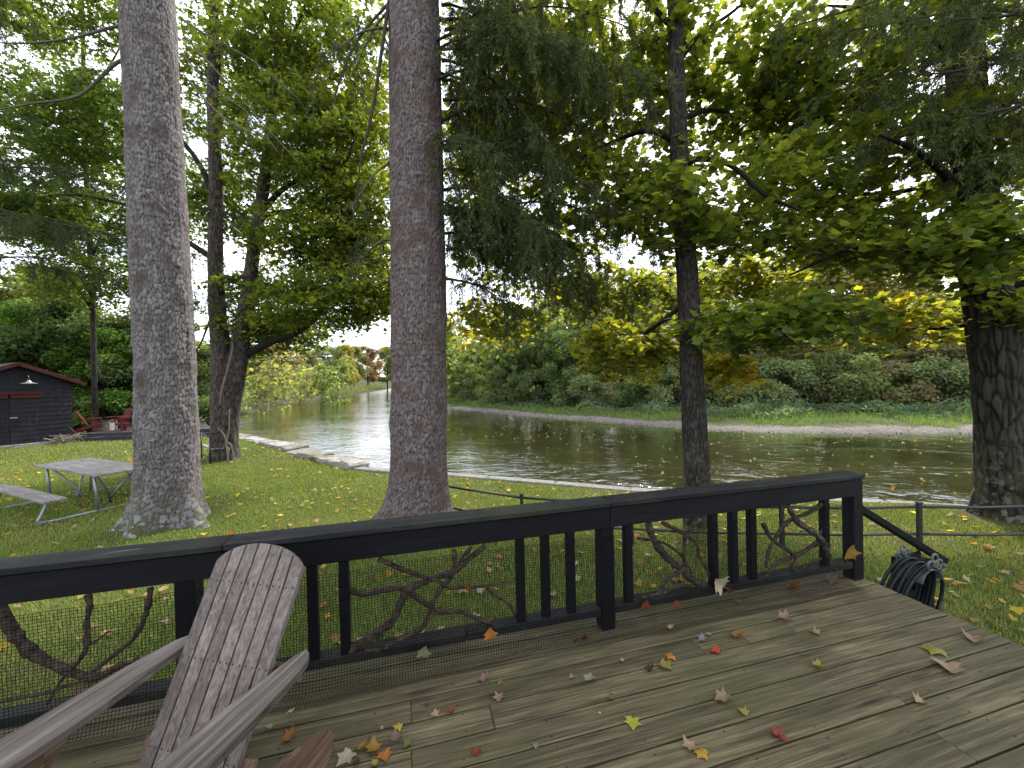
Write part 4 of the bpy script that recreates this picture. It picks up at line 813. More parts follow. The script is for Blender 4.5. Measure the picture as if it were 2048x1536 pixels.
for i, (px, y, h, kind, c, name, label) in enumerate([
    (-60, 25, 8.5, 'leafy', GREEN, 'leafy_tree', 'green tree at the far left edge behind the shed'),
    (60, 26, 8.0, 'leafy', (.08, .16, .03), 'leafy_tree', 'bright green tree rising above the shed roof'),
    (150, 24.5, 8.4, 'leafy', DARK, 'leafy_tree', 'dark leafy tree behind the leftmost red chair'),
    (215, 23.5, 6.0, 'leafy', (.09, .17, .03), 'leafy_tree', 'sunlit green tree behind the small table of the red chairs'),
    (275, 25, 7.5, 'leafy', GREEN, 'leafy_tree', 'green tree behind the thick spruce trunk'),
    (385, 27, 6.0, 'leafy', GREEN, 'leafy_tree', 'green tree between the thick spruce and the double stemmed maple'),
    (172, 22.6, 3.0, 'bush', (.09, .17, .04), 'garden_bush', 'bush behind the leftmost red chair'),
    (212, 22.4, 2.8, 'bush', (.15, .22, .07), 'garden_bush', 'light green bush behind the small terrace table'),
    (255, 22.8, 3.0, 'bush', (.11, .20, .04), 'garden_bush', 'bush behind the two right red chairs'),
    (300, 23.4, 3.2, 'bush', GREEN, 'garden_bush', 'bush mostly hidden by the thick spruce trunk'),
    (395, 25, 3.0, 'bush', GREEN, 'garden_bush', 'bush left of the double stemmed maple'),
    (130, 23, 3.2, 'bush', DARK, 'garden_bush', 'dark bush behind the shed corner'),
    (110, 36, 14, 'round', YG, 'leafy_tree', 'pale yellow green tree far behind the shed'),
    (-20, 34, 12, 'round', PALE, 'leafy_tree', 'pale tree far behind the left end of the shed'),
    (330, 36, 10, 'round', DARK, 'leafy_tree', 'dark tree far behind the thick spruce trunk')]):
    far_tree(px, y, h, kind, c, name, label, i, dz=-.1, group=TS)
# the wood behind, one mass
P, Nn, C, SZ = [], [], [], []
def blob(x, y, h, r, c, k, sz):
    z = ground_z(np.array([[x, y]]))[0][0]; d = unit(rng.normal(0, 1, (k, 3))); cl = rng.normal(0, 1, (9, 3)) * .45; ci = cl[rng.integers(0, 9, k)]
    P.append(np.array((x, y, z + h * .52)) + (d * .45 + ci) * (r, r, h * .42)); Nn.append(d * .5 + np.array((0, 0, .5)) + rng.normal(0, .4, (k, 3))); C.append(np.array(c) * rng.uniform(.65, 1.25, (k, 1))); SZ.append(rng.uniform(.6, 1.3, k) * sz)
PALS = [GREEN, OLIVE, YG, PALE, TAN, GREEN, YG, OLIVE, YEL]
for _ in range(60):
    x = rng.uniform(-12, 75); y = rng.uniform(44, 85) - .12 * x; blob(x, y, rng.uniform(11, 17), rng.uniform(3, 4.5), PALS[rng.integers(0, 9)], 520, .68)
for _ in range(60):
    f = rng.uniform(0, 1); x = -62 - 60 * f + rng.uniform(-30, 8); y = 95 + 170 * f + rng.uniform(-10, 30); blob(x, y, rng.uniform(11, 16), rng.uniform(3.5, 5), PALS[rng.integers(0, 9)], 380, 1.0)
for _ in range(40):
    blob(rng.uniform(-75, 30), rng.uniform(225, 300), rng.uniform(14, 20), 7, PALS[rng.integers(0, 6)], 650, 1.5)
for _ in range(26):
    blob(rng.uniform(-75, -24), rng.uniform(40, 70), rng.uniform(8, 12), 3.5, PALS[rng.integers(0, 4)], 500, .5)
k = sum(len(p) for p in P)
tag(mesh_obj('distant_wood', scatter_mesh('distant_wood', np.concatenate(P), np.concatenate(Nn), rng.uniform(0, 6.3, k), np.concatenate(SZ), np.concatenate(C), CARD), M['leaf']), 'distant mixed autumn wood behind both river banks', 'wood', kind='stuff')
# undergrowth under the trees
P = far_scatter(3600, 7, 24); ln_ = np.array([*left_pts, [-64, 190], [-80, 270]]); sg_ = ln_[1:] - ln_[:-1]; ik = rng.integers(0, len(sg_), 1300); Pl = ln_[:-1][ik] + sg_[ik] * rng.uniform(0, 1, (1300, 1)) + np.stack((-rng.uniform(2.5, 10, 1300), rng.normal(0, 1, 1300)), 1); P = np.concatenate((P, Pl)); P = P[~in_poly(P, river)]; zc_ = ground_z(P)[0]; big_ = np.where(P[:, 0] < -20, 1.5, 1.0); k0 = 11; base_ = np.repeat(np.concatenate((P, zc_[:, None]), 1), k0, 0); hb_ = np.repeat(rng.uniform(.5, 2.6, len(P)) * np.sqrt(big_), k0); bg_ = np.repeat(big_, k0); k = len(base_)
Pp = base_ + np.stack((rng.normal(0, .45, k) * bg_, rng.normal(0, .45, k) * bg_, rng.uniform(.05, 1, k) * hb_), 1); Cq = np.repeat(np.array([PALS_[i] for i in rng.integers(0, 6, len(P))]), k0, 0) * rng.uniform(.6, 1.2, (k, 1))
tag(mesh_obj('undergrowth', scatter_mesh('undergrowth', Pp, np.stack((rng.normal(0, .6, k), rng.normal(-.3, .6, k), rng.uniform(.3, 1, k)), 1), rng.uniform(0, 6.3, k), rng.uniform(.14, .34, k) * bg_, Cq, OVAL), M['leaf']), 'tangled undergrowth beneath the trees of the far bank', 'undergrowth', kind='stuff')
# trunks inside the wood
for i, (px, y, r, h, lean) in enumerate([(1112, 47, .16, 7, .3), (1175, 44, .13, 6, -.4), (1295, 42, .15, 8, .2), (1475, 38, .17, 8, -.2), (1490, 37, .14, 8, .3), (1508, 36, .18, 9, 1.6), (1560, 36, .12, 7, -.3), (1655, 35, .15, 8, .2), (1690, 36, .12, 7, .5), (1770, 34, .14, 7, -.4), (1870, 33, .13, 7, .2)]):
    x = (px - 1024) / F * y; z = ground_z(np.array([[x, y]]))[0][0]; mb = MB(); mb.tube(np.array([(x, y, z - .2), (x + lean * .3, y, z + h * .35), (x + lean * .6, y + .2, z + h * .7), (x + lean, y, z + h)]), [r, r * .85, r * .7, r * .4], 7, True, 4)
    words = ['straight', 'thin', 'pale', 'dark', 'grey', 'leaning', 'slim', 'upright', 'narrow', 'crooked', 'slender'][i]
    o = mb.obj('wood_trunk', M['dead_twig' if i % 2 else 'twig'], None, True); tag(o, words + ' bare trunk inside the wood ' + ['above the brown bank', 'behind the low spreading tree', 'left of the slender maple trunk', 'right of the slender maple trunk', 'second right of the slender maple trunk', 'above the fallen branches', 'behind the fallen branches', 'in the middle of the right bank', 'behind the flat sprayed trees', 'above the fern bank', 'close to the large maple'][i], 'trunk', 'bare trunks inside the wood')
for i, (pp, y, r, lab) in enumerate([([(1478, 800), (1510, 812), (1545, 806), (1580, 800)], 30.5, .07, 'pale fallen branch lying left of the fern bank'), ([(1538, 805), (1550, 822), (1565, 828)], 30.2, .05, 'short pale branch beside the fallen branch'),
    ([(1630, 778), (1655, 790), (1668, 808), (1678, 820)], 29.5, .06, 'bent pale branch sticking down into the ferns'), ([(1690, 806), (1720, 796), (1755, 788)], 29.8, .06, 'pale fallen branch rising to the right above the ferns'),
    ([(1815, 790), (1840, 806), (1860, 812)], 28.5, .09, 'grey fallen log left of the driftwood heap'), ([(1868, 812), (1895, 800), (1930, 790)], 28, .05, 'driftwood stick of the heap beside the large maple'),
    ([(1872, 804), (1890, 812), (1915, 808)], 27.8, .06, 'driftwood stick low in the heap beside the large maple'), ([(1125, 800), (1200, 792), (1270, 788)], 37, .07, 'dark log lying along the brown bank'), ([(1012, 812), (1014, 790), (1016, 770)], 44.5, .12, 'short dark stump below the rounded pale tree')]):
    mb = MB(); p3 = px_line(pp, y); zz = ground_z(p3[:, :2])[0]; p3[:, 2] = np.maximum(p3[:, 2], zz + r * .4); 
    if i not in (2, 3, 5): p3[:, 2] = np.minimum(p3[:, 2], zz + np.linspace(.05, .9 if i == 8 else .35, len(p3)))
    mb.tube(p3, np.linspace(r, r * .4, len(p3)), 6, True, 4)
    for _ in range(2 if i < 7 else 0):
        q = p3[rng.integers(1, len(p3))]; mb.tube(np.array([q, q + rng.normal(0, .4, 3) * (1, .3, .7)]), [r * .4, .01], 4)
    tag(mb.obj('fallen_branch' if i < 7 else ('log' if i == 7 else 'stump'), M['brush' if i < 7 else 'soil'], None, True), lab, 'branch' if i < 7 else ('log' if i == 7 else 'stump'), 'fallen branches on the far bank' if i < 7 else None)

# ------------------------------------------------------------------ shed
A0, B0 = at_z(0, 898, LAWN), at_z(146, 883, LAWN); e = unit((B0 - A0)[None])[0]; W2 = abs((B0 - at_z(20, 891.5, LAWN)) @ e); SW = 2 * W2; SH, AP, SD_ = 2.72, 3.42, 4.2
shed = empty('shed', B0, 'charcoal shingled shed with rust red trim at the left edge', 'shed', rz=math.atan2(e[1], e[0]))
def sput(mb, name, mat): return mb.obj(name, mat, shed, False, True)
# core box (recessed behind the shingles), gable wall by courses
mb = MB(); mb.prism([(-SW + .05, 0), (-.05, 0), (-.05, SH), (-W2, AP), (-SW + .05, SH)], SD_ - .12, (0, SD_ / 2, 0), (1, 0, 0), (0, 0, 1)); sput(mb, 'wall', M['shed'])
dl, dr_, dt = -SW + .55, -1.0, 2.02                      # double door
ch = .19; z = .12; kz = 0
while z < AP - .12:
    def half(zq): return W2 if zq < SH else max(.05, W2 * (AP - zq) / (AP - SH))
    h0 = half(z + ch); spans = [(-W2 - h0, -W2 + h0)] if z > dt + .12 else [(-SW, dl), (dr_, 0)]
    for x0, x1 in spans:
        if x1 - x0 < .1: continue
        mb = MB(); mb.prism([(0, 0), (.028, 0), (.006, ch + .01), (-.0, ch + .01)], x1 - x0, ((x0 + x1) / 2, -.001, z), (0, -1, 0), (0, 0, 1)); sput(mb, 'siding_course', M['shed'])
    mb = MB(); mb.prism([(0, 0), (.028, 0), (.006, ch + .01), (0, ch + .01)], SD_, (0.0, SD_ / 2, z), (1, 0, 0), (0, 0, 1))
    if z + ch < SH: sput(mb, 'siding_course', M['shed'])
    z += ch
for x0, x1 in ((dl, (dl + dr_) / 2 - .008), ((dl + dr_) / 2 + .008, dr_)):
    mb = MB(); z = .1
    mb.box(((x0 + x1) / 2, -.012, (dt + .1) / 2), (x1 - x0, .03, dt - .1))
    while z + ch < dt: mb.prism([(0, 0), (.03, 0), (.012, ch + .002), (0, ch + .002)], x1 - x0, ((x0 + x1) / 2, -.026, z), (0, -1, 0), (0, 0, 1)); z += ch
    sput(mb, 'door', M['shed'])
mb = MB(); mb.box(((dl + dr_) / 2 + .1, -.075, 1.22), (.2, .03, .05)); sput(mb, 'door_latch', M['silver'])
for zz, x0, x1, pr in ((dt + .20, dl - .2, dr_ + .12, .05), (dt + .06, dl - .2, (dl + dr_) / 2 - .03, .085), (dt + .06, (dl + dr_) / 2 + .03, dr_ + .12, .085)):
    mb = MB(); mb.box(((x0 + x1) / 2, -pr, zz), (x1 - x0, .04, .12)); sput(mb, 'door_track', M['trim'])
sl = math.atan2(AP - SH, W2); Ls = math.hypot(W2, AP - SH) + .42
for sg in (-1, 1):
    ca, sa_ = math.cos(sl) * sg, -math.sin(sl); X = np.array((ca, 0, sa_)); c = np.array((-W2, 0, AP + .06)) + X * Ls / 2
    R = np.stack((X, (0, 1, 0), np.cross(X, (0, 1, 0))), 1)
    mb = MB(); mb.box(c + (0, SD_ / 2, 0), (Ls, SD_ + .5, .05), R); rf = sput(mb, 'roof', M['shed'])
    mb = MB(); mb.box(c + (0, -.275, -.045), (Ls + .01, .035, .15), R); sput(mb, 'rake_board', M['trim'])
lc = np.array((-W2 + .22, -.42, 2.62)); mb = MB(); mb.lathe([(.03, .14), (.06, .10), (.10, .05), (.24, 0), (.235, -.015), (.09, .035), (.05, .08)], lc, 20); lampo = sput(mb, 'lamp_shade', M['silver'])
mb = MB(); mb.tube(np.array([(lc[0], .0, lc[2] + .22), (lc[0], -.2, lc[2] + .34), (lc[0], -.38, lc[2] + .30), (lc[0], -.42, lc[2] + .13)]), .018, 8, True, 5); sput(mb, 'gooseneck_arm', M['black_metal'])
mb = MB(); mb.box((-SW / 2, -.12, .05), (SW + .2, .22, .14)); sput(mb, 'foundation_sill', M['stone'])

# ------------------------------------------------------------------ adirondack chair
def adirondack(name, mat, under, loc, rz, label, group=None, screws=True, cat='chair'):
    o = empty(name, loc, label, cat, group, rz); s24, c24 = math.sin(.497), math.cos(.497); T = np.array((0, s24, c24)); Nf = np.array((0, -c24, s24))
    def put(mb, nm, mt=mat, sm=False): return mb.obj(nm, mt, o, sm, True)
    B_ = np.array((0, 0, .30)); nS = 7; wb, wt = .395, .436
    for i in range(nS):
        f0, f1 = i / nS - .5, (i + 1) / nS - .5; g = .0042
        def xs(f, t_): return f * (wb + (wt - wb) * min(1, t_ / .62))
        def ttop(x): return .645 + .12 * math.sqrt(max(0, 1 - (x / .226) ** 2))
        ol = [(xs(f0, 0) + g, -.05), (xs(f1, 0) - g, -.05)]
        xa, xb = xs(f0, .62) + g, xs(f1, .62) - g
        ol += [(xb, min(.65, ttop(xb)))] + [(x, ttop(x)) for x in np.linspace(xb, xa, 6)] + [(xa, min(.65, ttop(xa)))]
        cl = [ol[0]]
        for q in ol[1:]:
            if abs(q[0] - cl[-1][0]) + abs(q[1] - cl[-1][1]) > 1e-4: cl.append(q)
        mb = MB(); mb.prism(cl, .019, B_, (1, 0, 0), T); put(mb, 'back_slat', M['chair_slat'] if mat is M['chair'] else mat)
    if screws:
        mb = MB()
        for t_, n_ in ((.075, 2), (.343, 2), (.611, 2)):
            for i in range(nS):
                for q in (-.25, .25):
                    f = (i + .5 + q) / nS - .5; x = f * (wb + (wt - wb) * min(1, t_ / .62)); p = B_ + np.array((x, 0, 0)) + T * t_ + Nf * .0102; mb.tube(np.array([p, p + Nf * .0006]), .0035, 8)
        put(mb, 'screws', M['screw'])['kind'] = 'stuff'
    for t_, hh in ((.06, .07), (.343, .05), (.611, .045)):
        mb = MB(); mb.box(B_ + T * t_ - Nf * .022, (wb + (wt - wb) * min(1, t_ / .62) - .02 if t_ > .1 else .48, .024, hh), np.stack(((1, 0, 0), -Nf, T), 1)); put(mb, 'back_brace', under)
    for i in range(6):                                   # seat slats, sloping up to the front
        y = -.055 - i * .078; mb = MB(); mb.box((0, y, .30 + .012 * i + (-.012 if i == 5 else 0)), (.50, .072, .02), np.array(Matrix.Rotation(-.16 if i < 5 else .5, 3, 'X'))); put(mb, 'seat_slat')
    for sx in (-1, 1):
        X = sx * .215                                    # long side board that runs to the floor behind
        ol = [(-.50, .27), (-.46, .375), (-.1, .292), (.10, .262), (.40, .165), (.445, .14), (.465, .10), (.455, .05), (.42, .005), (.34, .0), (.14, .10), (-.1, .19), (-.45, .265)]
        mb = MB(); mb.prism(ol, .028, (X, 0, 0), (0, 1, 0), (0, 0, 1)); put(mb, 'side_board', under)
        mb = MB(); mb.prism([(-.32, 0), (-.21, 0), (-.21, .587), (-.32, .587)], .028, (sx * .262, 0, 0), (0, 1, 0), (0, 0, 1)); put(mb, 'front_leg', under)
        prof = [(.275, .0), (.26, .025), (.22, .05), (.1, .070), (-.05, .080), (-.22, .088), (-.36, .090), (-.43, .085), (-.455, .06), (-.46, 0), (-.455, -.04), (-.43, -.06), (-.25, -.066), (-.1, -.062), (.1, -.04), (.24, -.02)]
        ol = [(sx * q[1], q[0]) for q in prof]; ol = ol if sx < 0 else ol[::-1]
        mb = MB(); mb.prism(ol, .024, (sx * .265, 0, .60), (1, 0, 0), (0, 1, 0)); put(mb, 'armrest')
        mb = MB(); mb.prism([(-.205, .587), (-.10, .587), (-.205, .45)], .024, (sx * .288, 0, 0), (0, 1, 0), (0, 0, 1)); put(mb, 'arm_bracket', under)
    mb = MB(); mb.box((0, .215, .562), (.58, .03, .05)); put(mb, 'arm_brace', under)
    return o
CHAIR_LOC, CHAIR_RZ = (-1.15, 1.33, 0.0), -.227
chair = adirondack('adirondack_chair', M['chair'], M['chair_under'], CHAIR_LOC, CHAIR_RZ, 'weathered grey wooden adirondack chair on the deck in the foreground')

# ------------------------------------------------------------------ terrace beside the shed with red chairs
TZ = LAWN + .34
pf0, pf1 = at_z(150, 885, LAWN), at_z(440, 872, LAWN); pe = unit((pf1 - pf0)[None])[0]; pn = np.array((-pe[1], pe[0], 0)); pL = np.linalg.norm(pf1 - pf0); prz = math.atan2(pe[1], pe[0])
ter = empty('terrace', pf0, 'low dark painted terrace beside the shed', 'terrace', rz=prz)
for k_, (y0, z1, hh) in enumerate(((.0, .15, .15), (.28, .33, .15))):
    mb = MB(); mb.box((pL / 2, y0, z1 - hh / 2), (pL, .04, hh)); mb.obj('riser_board', M['darkdeck'], ter, False, True)
mb = MB(); mb.box((pL / 2, .13, .165), (pL, .28, .03)); mb.obj('step_tread', M['darkdeck'], ter, False, True)
for k_ in range(16): mb = MB(); mb.box((pL / 2, .36 + k_ * .2, .325), (pL, .19, .03)); mb.obj('plank', M['darkdeck'], ter, False, True)
def on_ter(px, back): 
    P0 = pf0 + pn * back; k_ = (px - 1024) / F + .0212 * -.1; s_ = (k_ * P0[1] - P0[0]) / (pe[0] - k_ * pe[1]); q = P0 + pe * s_; return (q[0], q[1], TZ)
adirondack('adirondack_chair', M['red'], M['red'], on_ter(176, 1.2), prz + math.radians(118), 'red adirondack chair right beside the shed, seen from behind', 'red chairs on the terrace', False)
adirondack('adirondack_chair', M['red'], M['red'], on_ter(245, 2.6), prz - math.radians(18), 'red adirondack chair facing the lawn beside the small table', 'red chairs on the terrace', False)
adirondack('adirondack_chair', M['red'], M['red'], on_ter(262, 1.3), prz - math.radians(70), 'red adirondack chair half hidden by the thick spruce trunk', 'red chairs on the terrace', False)
c = np.array(on_ter(209, 1.6)); st = empty('side_table', c, 'small weathered table between the red chairs', 'table', rz=prz)
mb = MB(); mb.box((0, 0, .46), (.75, .5, .03)); mb.obj('table_top', M['darkdeck'], st, False, True)
mb = MB(); mb.box((0, 0, .22), (.62, .4, .44)); mb.obj('crate_base', M['tablecream'], st, False, True)
for sx in (-1, 1):
    for sy in (-1, 1): mb = MB(); mb.box((sx * .33, sy * .21, .222), (.05, .05, .444)); mb.obj('leg', M['tablecream'], st, False, True)
for dx, lab in ((-.22, 'left dark flowerpot on the small table'), (.08, 'right dark flowerpot on the small table')):
    q = c + pe * dx + (0, 0, .476); mb = MB(); mb.lathe([(0, 0), (.06, 0), (.085, .14), (.095, .14), (.095, .16), (.07, .16), (.065, .12), (0, .12)], q, 12); tag(mb.obj('flowerpot', M['pot'], None, True), lab, 'flowerpot', 'pots on the small table')
mb = MB(); q0 = at_z(132, 886, LAWN)
for _ in range(46):
    a = rng.uniform(0, pi); d = np.array((math.cos(a), math.sin(a) * .6, rng.normal(.1, .2))) * rng.uniform(.25, .6); p = q0 + np.array((rng.normal(0, .3), rng.normal(0, .15), rng.uniform(.02, .32))); mb.tube(np.array([p - d, p + rng.normal(0, .05, 3), p + d]) * (1, 1, 1), [.02, .016, .006], 4)
o = mb.obj('brush_pile', M['brush']); tag(o, 'heap of dry cut brush at the corner of the shed', 'brush'); o['kind'] = 'stuff'
# dark metal bench frame behind the double stemmed maple
bfz = LAWN; q1, q2 = at_z(404, 918, bfz), at_z(421, 930, bfz); bf = empty('garden_bench', (q1 + q2) / 2, 'black metal bench half hidden by the thick spruce trunk', 'bench')
dv = unit((q2 - q1)[None])[0]; sdv = np.array((-dv[1], dv[0], 0)); q0 = q2 - dv * 1.5
for nm, a_, b_ in (('post', q2, q2 + (0, 0, .85)), ('post', q0, q0 + (0, 0, .85)), ('rail', q0 + (0, 0, .82), q2 + (0, 0, .82)), ('rail', q0 + (0, 0, .18), q2 + (0, 0, .18)), ('post', q2 + sdv * .45, q2 + sdv * .45 + (0, 0, .44)), ('post', q0 + sdv * .45, q0 + sdv * .45 + (0, 0, .44))):
    mb = MB(); mb.tube(np.array([a_, b_]), .022, 8); mb.obj(nm, M['black_metal'], bf, True)
for k_ in range(4): mb = MB(); c = (q0 + q2) / 2 + sdv * (.06 + k_ * .12) + (0, 0, .45); mb.box(c, (1.5, .09, .025), np.stack((dv, sdv, (0, 0, 1)), 1)); mb.obj('seat_slat', M['table'], bf)

# ------------------------------------------------------------------ picnic table
zt = LAWN + .74; Nc, Lc = at_z(191, 951, zt), at_z(68, 930, zt); e1 = unit((Nc - Lc)[None])[0]; e2 = np.array((-e1[1], e1[0], 0)); PLn = np.linalg.norm(Nc - Lc); PW = .86
pc = (Nc + Lc) / 2 + e2 * PW / 2; pt = empty('picnic_table', (pc[0], pc[1], LAWN), 'weathered picnic table with pipe legs and attached benches on the lawn', 'picnic table', rz=math.atan2(e1[1], e1[0]))
def pput(mb, n_, mt, sm=False): return mb.obj(n_, mt, pt, sm, True)
for k_ in range(4): mb = MB(); mb.box((0, -PW / 2 + PW / 8 + k_ * PW / 4, .722), (PLn, PW / 4 - .006, .038)); pput(mb, 'top_plank', M['table'])
BY = PW / 2 + .50
for sg in (-1, 1): 
    for k_ in (-1, 1): mb = MB(); mb.box((0, sg * BY + k_ * .072, .42), (PLn, .14, .036)); pput(mb, 'bench_plank', M['table'])
for ex in (-1, 1):
    X = ex * (PLn / 2 - .32)
    mb = MB(); mb.tube(np.array([(X, -BY - .12, .02), (X, BY + .12, .02)]), .022, 8); pput(mb, 'ground_pipe', M['galv'], True)
    for sg in (-1, 1):
        mb = MB(); mb.tube(np.array([(X, sg * .34, .70), (X, sg * .32, .35), (X, sg * .30, .03)]), .024, 8); pput(mb, 'leg', M['galv'], True)
        mb = MB(); mb.tube(np.array([(X - ex * .05, sg * .30, .68), (X - ex * .22, sg * .1, .36), (X - ex * .42, -sg * .04, .03)]), .022, 8); pput(mb, 'brace', M['galv'], True)
        mb = MB(); mb.tube(np.array([(X, sg * (BY + .06), .40), (X, sg * (BY + .02), .34), (X, sg * (BY + .08), .16), (X, sg * (BY + .12), .06), (X, sg * (BY + .02), .02)]), .024, 8, True, 4); pput(mb, 'bench_support', M['galv'], True)

# ------------------------------------------------------------------ pipe fence along the lawn
FZ = LAWN + .58; fpx = [(700, 955), (880, 974), (1043, 994), (1262, 1006), (1563, 1013), (1838, 1012), (2075, 1011), (2330, 1010)]
fp = np.array([at_z(*q, FZ) for q in fpx]); fp = fp[1:]; fence = empty('pipe_fence', (*fp[2][:2], LAWN), 'low black pipe fence across the lawn before the river wall', 'fence')
for k_, q in enumerate(fp):
    if k_ == 0: q = q + (-.45, .45, 0)
    fp[k_] = q; mb = MB(); mb.box((q[0], q[1], (FZ + .05 + LAWN) / 2 - .05), (.048, .048, FZ - LAWN + .15), None, .004); po = mb.obj('post', M['black_metal'], fence)
    mb = MB(); mb.box((q[0], q[1], FZ + .045), (.062, .062, .018), None, .004); mb.obj('post_cap', M['black_metal'], po)
for zz in (FZ - .01, FZ - .36):
    for a_, b_ in zip(fp[:-1], fp[1:]): mb = MB(); mb.tube(np.array([(*a_[:2], zz), (*((a_ + b_) / 2)[:2], zz - .012), (*b_[:2], zz)]), .019, 8); mb.obj('rail', M['black_metal'], fence, True)

# ------------------------------------------------------------------ deck
RD = TH; BW, V0, UE = .1443, 2.403, 3.52
deck = empty('deck', DK(1, 1.2, 0), 'weathered olive brown plank deck in the foreground', 'deck')
RM = np.array(Matrix.Rotation(TH, 3, 'Z'))
def dbox(name, mat, parent, u0, u1, v0, v1, z0, z1, ch=.003):
    """board whose own x axis runs along the railing"""
    mb = MB(); mb.box((0, 0, 0), (u1 - u0, v1 - v0, z1 - z0), None, ch)
    o = mesh_obj(name, mb.mesh(name), mat, parent, DK((u0 + u1) / 2, (v0 + v1) / 2, (z0 + z1) / 2)); o.rotation_euler[2] = RD; return o
joints = {}
for q in [(985, 1436), (1396, 1292), (823, 1520), (1880, 1472), (1468, 1262), (822, 1402), (1590, 1262), (1795, 1395), (470, 1440)]:
    p = at_z(*q, 0); joints.setdefault(int((V0 - p @ VD) // BW), []).append(float(p @ UD))
nail = MB(); NU = [-2.6, -2.2, -1.8, -1.4, -1.0, -.6, -.2, .2, .6, 1.0, 1.4, 1.8, 2.2, 2.6, 3.0, 3.4]
for r in range(-1, 24):
    v1 = V0 - r * BW; v0 = v1 - BW; cuts = sorted(joints.get(r, [] if r < 0 else [rng.uniform(-2.8, -1.9)])); ends = [-4.2] + cuts + [UE + rng.uniform(-.006, .006)]
    for a_, b_ in zip(ends[:-1], ends[1:]): dbox('deck_board', M['deck'], deck, a_ + .0015, b_ - .0015, v0 + .0042, v1 - .0042 if r >= 0 else v1 - .05, -.028, rng.uniform(-.0012, .0012), .0035)
    for u in NU:
        for vv in (v0 + .03, v1 - .03):
            if r >= 0 and u < UE and rng.uniform() < .8: p = DK(u + rng.normal(0, .012), vv + rng.normal(0, .006), .0012); nail.tube(np.array([p, p + (0, 0, .0009)]), .0045, 6)
nail.obj('screws', M['screw'], deck)['kind'] = 'stuff'
dbox('rim_board', M['deck'], deck, -4.2, UE - .03, 2.44, 2.478, -.25, -.031); dbox('rim_board', M['deck'], deck, UE - .068, UE - .03, -1.1, 2.438, -.25, -.031)
for u in np.arange(-3.6, 3.4, .4): dbox('joist', M['soil'], deck, u - .019, u + .019, -1.1, 2.436, -.23, -.031)
for u, v in ((3.38, 2.30), (3.38, .6), (1.2, 2.3), (-1.1, 2.3), (-3, 2.3)): dbox('support_post', M['paint'], deck, u - .045, u + .045, v - .045, v + .045, LAWN - .3, -.24)

# ------------------------------------------------------------------ railing
rail = empty('deck_railing', DK(1, 2.35, 0), 'black painted deck railing with branch infill and black netting', 'railing')
ucap = [-4.2, u_of(at_v(450, 1090, 2.3)), u_of(at_v(1218, 1010, 2.3)), 3.43]
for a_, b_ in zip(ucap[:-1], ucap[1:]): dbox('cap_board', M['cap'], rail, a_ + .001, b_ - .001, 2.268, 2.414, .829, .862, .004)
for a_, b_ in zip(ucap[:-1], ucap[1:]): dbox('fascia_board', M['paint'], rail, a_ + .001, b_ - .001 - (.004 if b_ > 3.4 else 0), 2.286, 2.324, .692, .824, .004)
for u0, u1, nm in ((-1.16, -1.07, 0), (1.19, 1.285, 0), (3.40, 3.50, 0), (-3.5, -3.41, 0)): dbox('post', M['paint'], rail, u0, u1, 2.33, 2.425, .002, .826 if u1 < 3.3 else .826, .005)
for u in (-.534, -.372, .648, .813, .985, 1.402, 2.088, 2.262, 2.43, 3.135, -.76, -2.6, -2.42): dbox('baluster', M['paint'], rail, u - .026, u + .026, 2.340, 2.392, .150, .827, .003)
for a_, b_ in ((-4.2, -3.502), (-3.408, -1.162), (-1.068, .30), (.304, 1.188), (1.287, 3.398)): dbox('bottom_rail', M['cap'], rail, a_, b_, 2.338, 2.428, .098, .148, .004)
def branch(crop, pts, wpx, v=2.366, taper=.6):
    x0, y0, s = crop; P3 = np.array([at_v(x0 + s * x, y0 + s * y, v + rng.normal(0, .006)) for x, y in pts]); dist = np.array([math.hypot(p[0], p[1]) for p in P3]); r = wpx * s / 2 / F * np.mean(P3[:, 1])
    P3, rr = catmull(P3, np.linspace(r, r * taper, len(P3)), 9); rr = rr * (1 + .5 * (vnoise(np.arange(len(rr)), np.zeros(len(rr)), 2.1, int(rng.integers(0, 99))) - .5)); mb = MB(); mb.tube(P3, rr, 9); mb.obj('infill_branch', M['branch'], rail, True)
cB, cC, cA = (680, 1060, .1953), (1240, 960, .2539), (0, 1080, .1953)
branch(cB, [(60, 1245), (300, 1110), (480, 980), (560, 890), (610, 760), (690, 620), (820, 550), (1000, 480), (1150, 430), (1290, 320), (1490, 160)], 92)
branch(cB, [(75, 600), (220, 650), (400, 625), (560, 600), (680, 610), (800, 700), (920, 780), (1060, 840), (1230, 835), (1400, 900), (1600, 970), (1880, 990)], 62, 2.385)
branch(cB, [(390, 295), (520, 350), (680, 420), (860, 480), (1000, 520), (1110, 590), (1260, 590), (1480, 575), (1700, 540), (1870, 520)], 52, 2.352, .35)
branch(cB, [(1500, 590), (1600, 680), (1730, 760), (1800, 900)], 34)
branch(cB, [(1170, 200), (1170, 400), (1110, 520), (1040, 580), (950, 750), (890, 900), (830, 1010), (680, 1080), (520, 1170), (400, 1220), (260, 1235)], 52, 2.35, .9)
branch(cB, [(1345, 170), (1240, 310), (1200, 400)], 42)
branch(cC, [(220, 345), (270, 480), (370, 610), (480, 700), (580, 790), (740, 870)], 62, 2.38, .9)
branch(cC, [(330, 335), (480, 410), (600, 500), (620, 600), (680, 690), (715, 790)], 32)
branch(cC, [(145, 460), (330, 490), (430, 550), (500, 620), (600, 790)], 26)
branch(cC, [(612, 300), (540, 410), (510, 460), (505, 600), (510, 690), (440, 740), (350, 800), (310, 890), (160, 930)], 32, 2.35, .9)
branch(cC, [(290, 925), (420, 850), (520, 830), (620, 850), (700, 895)], 32)
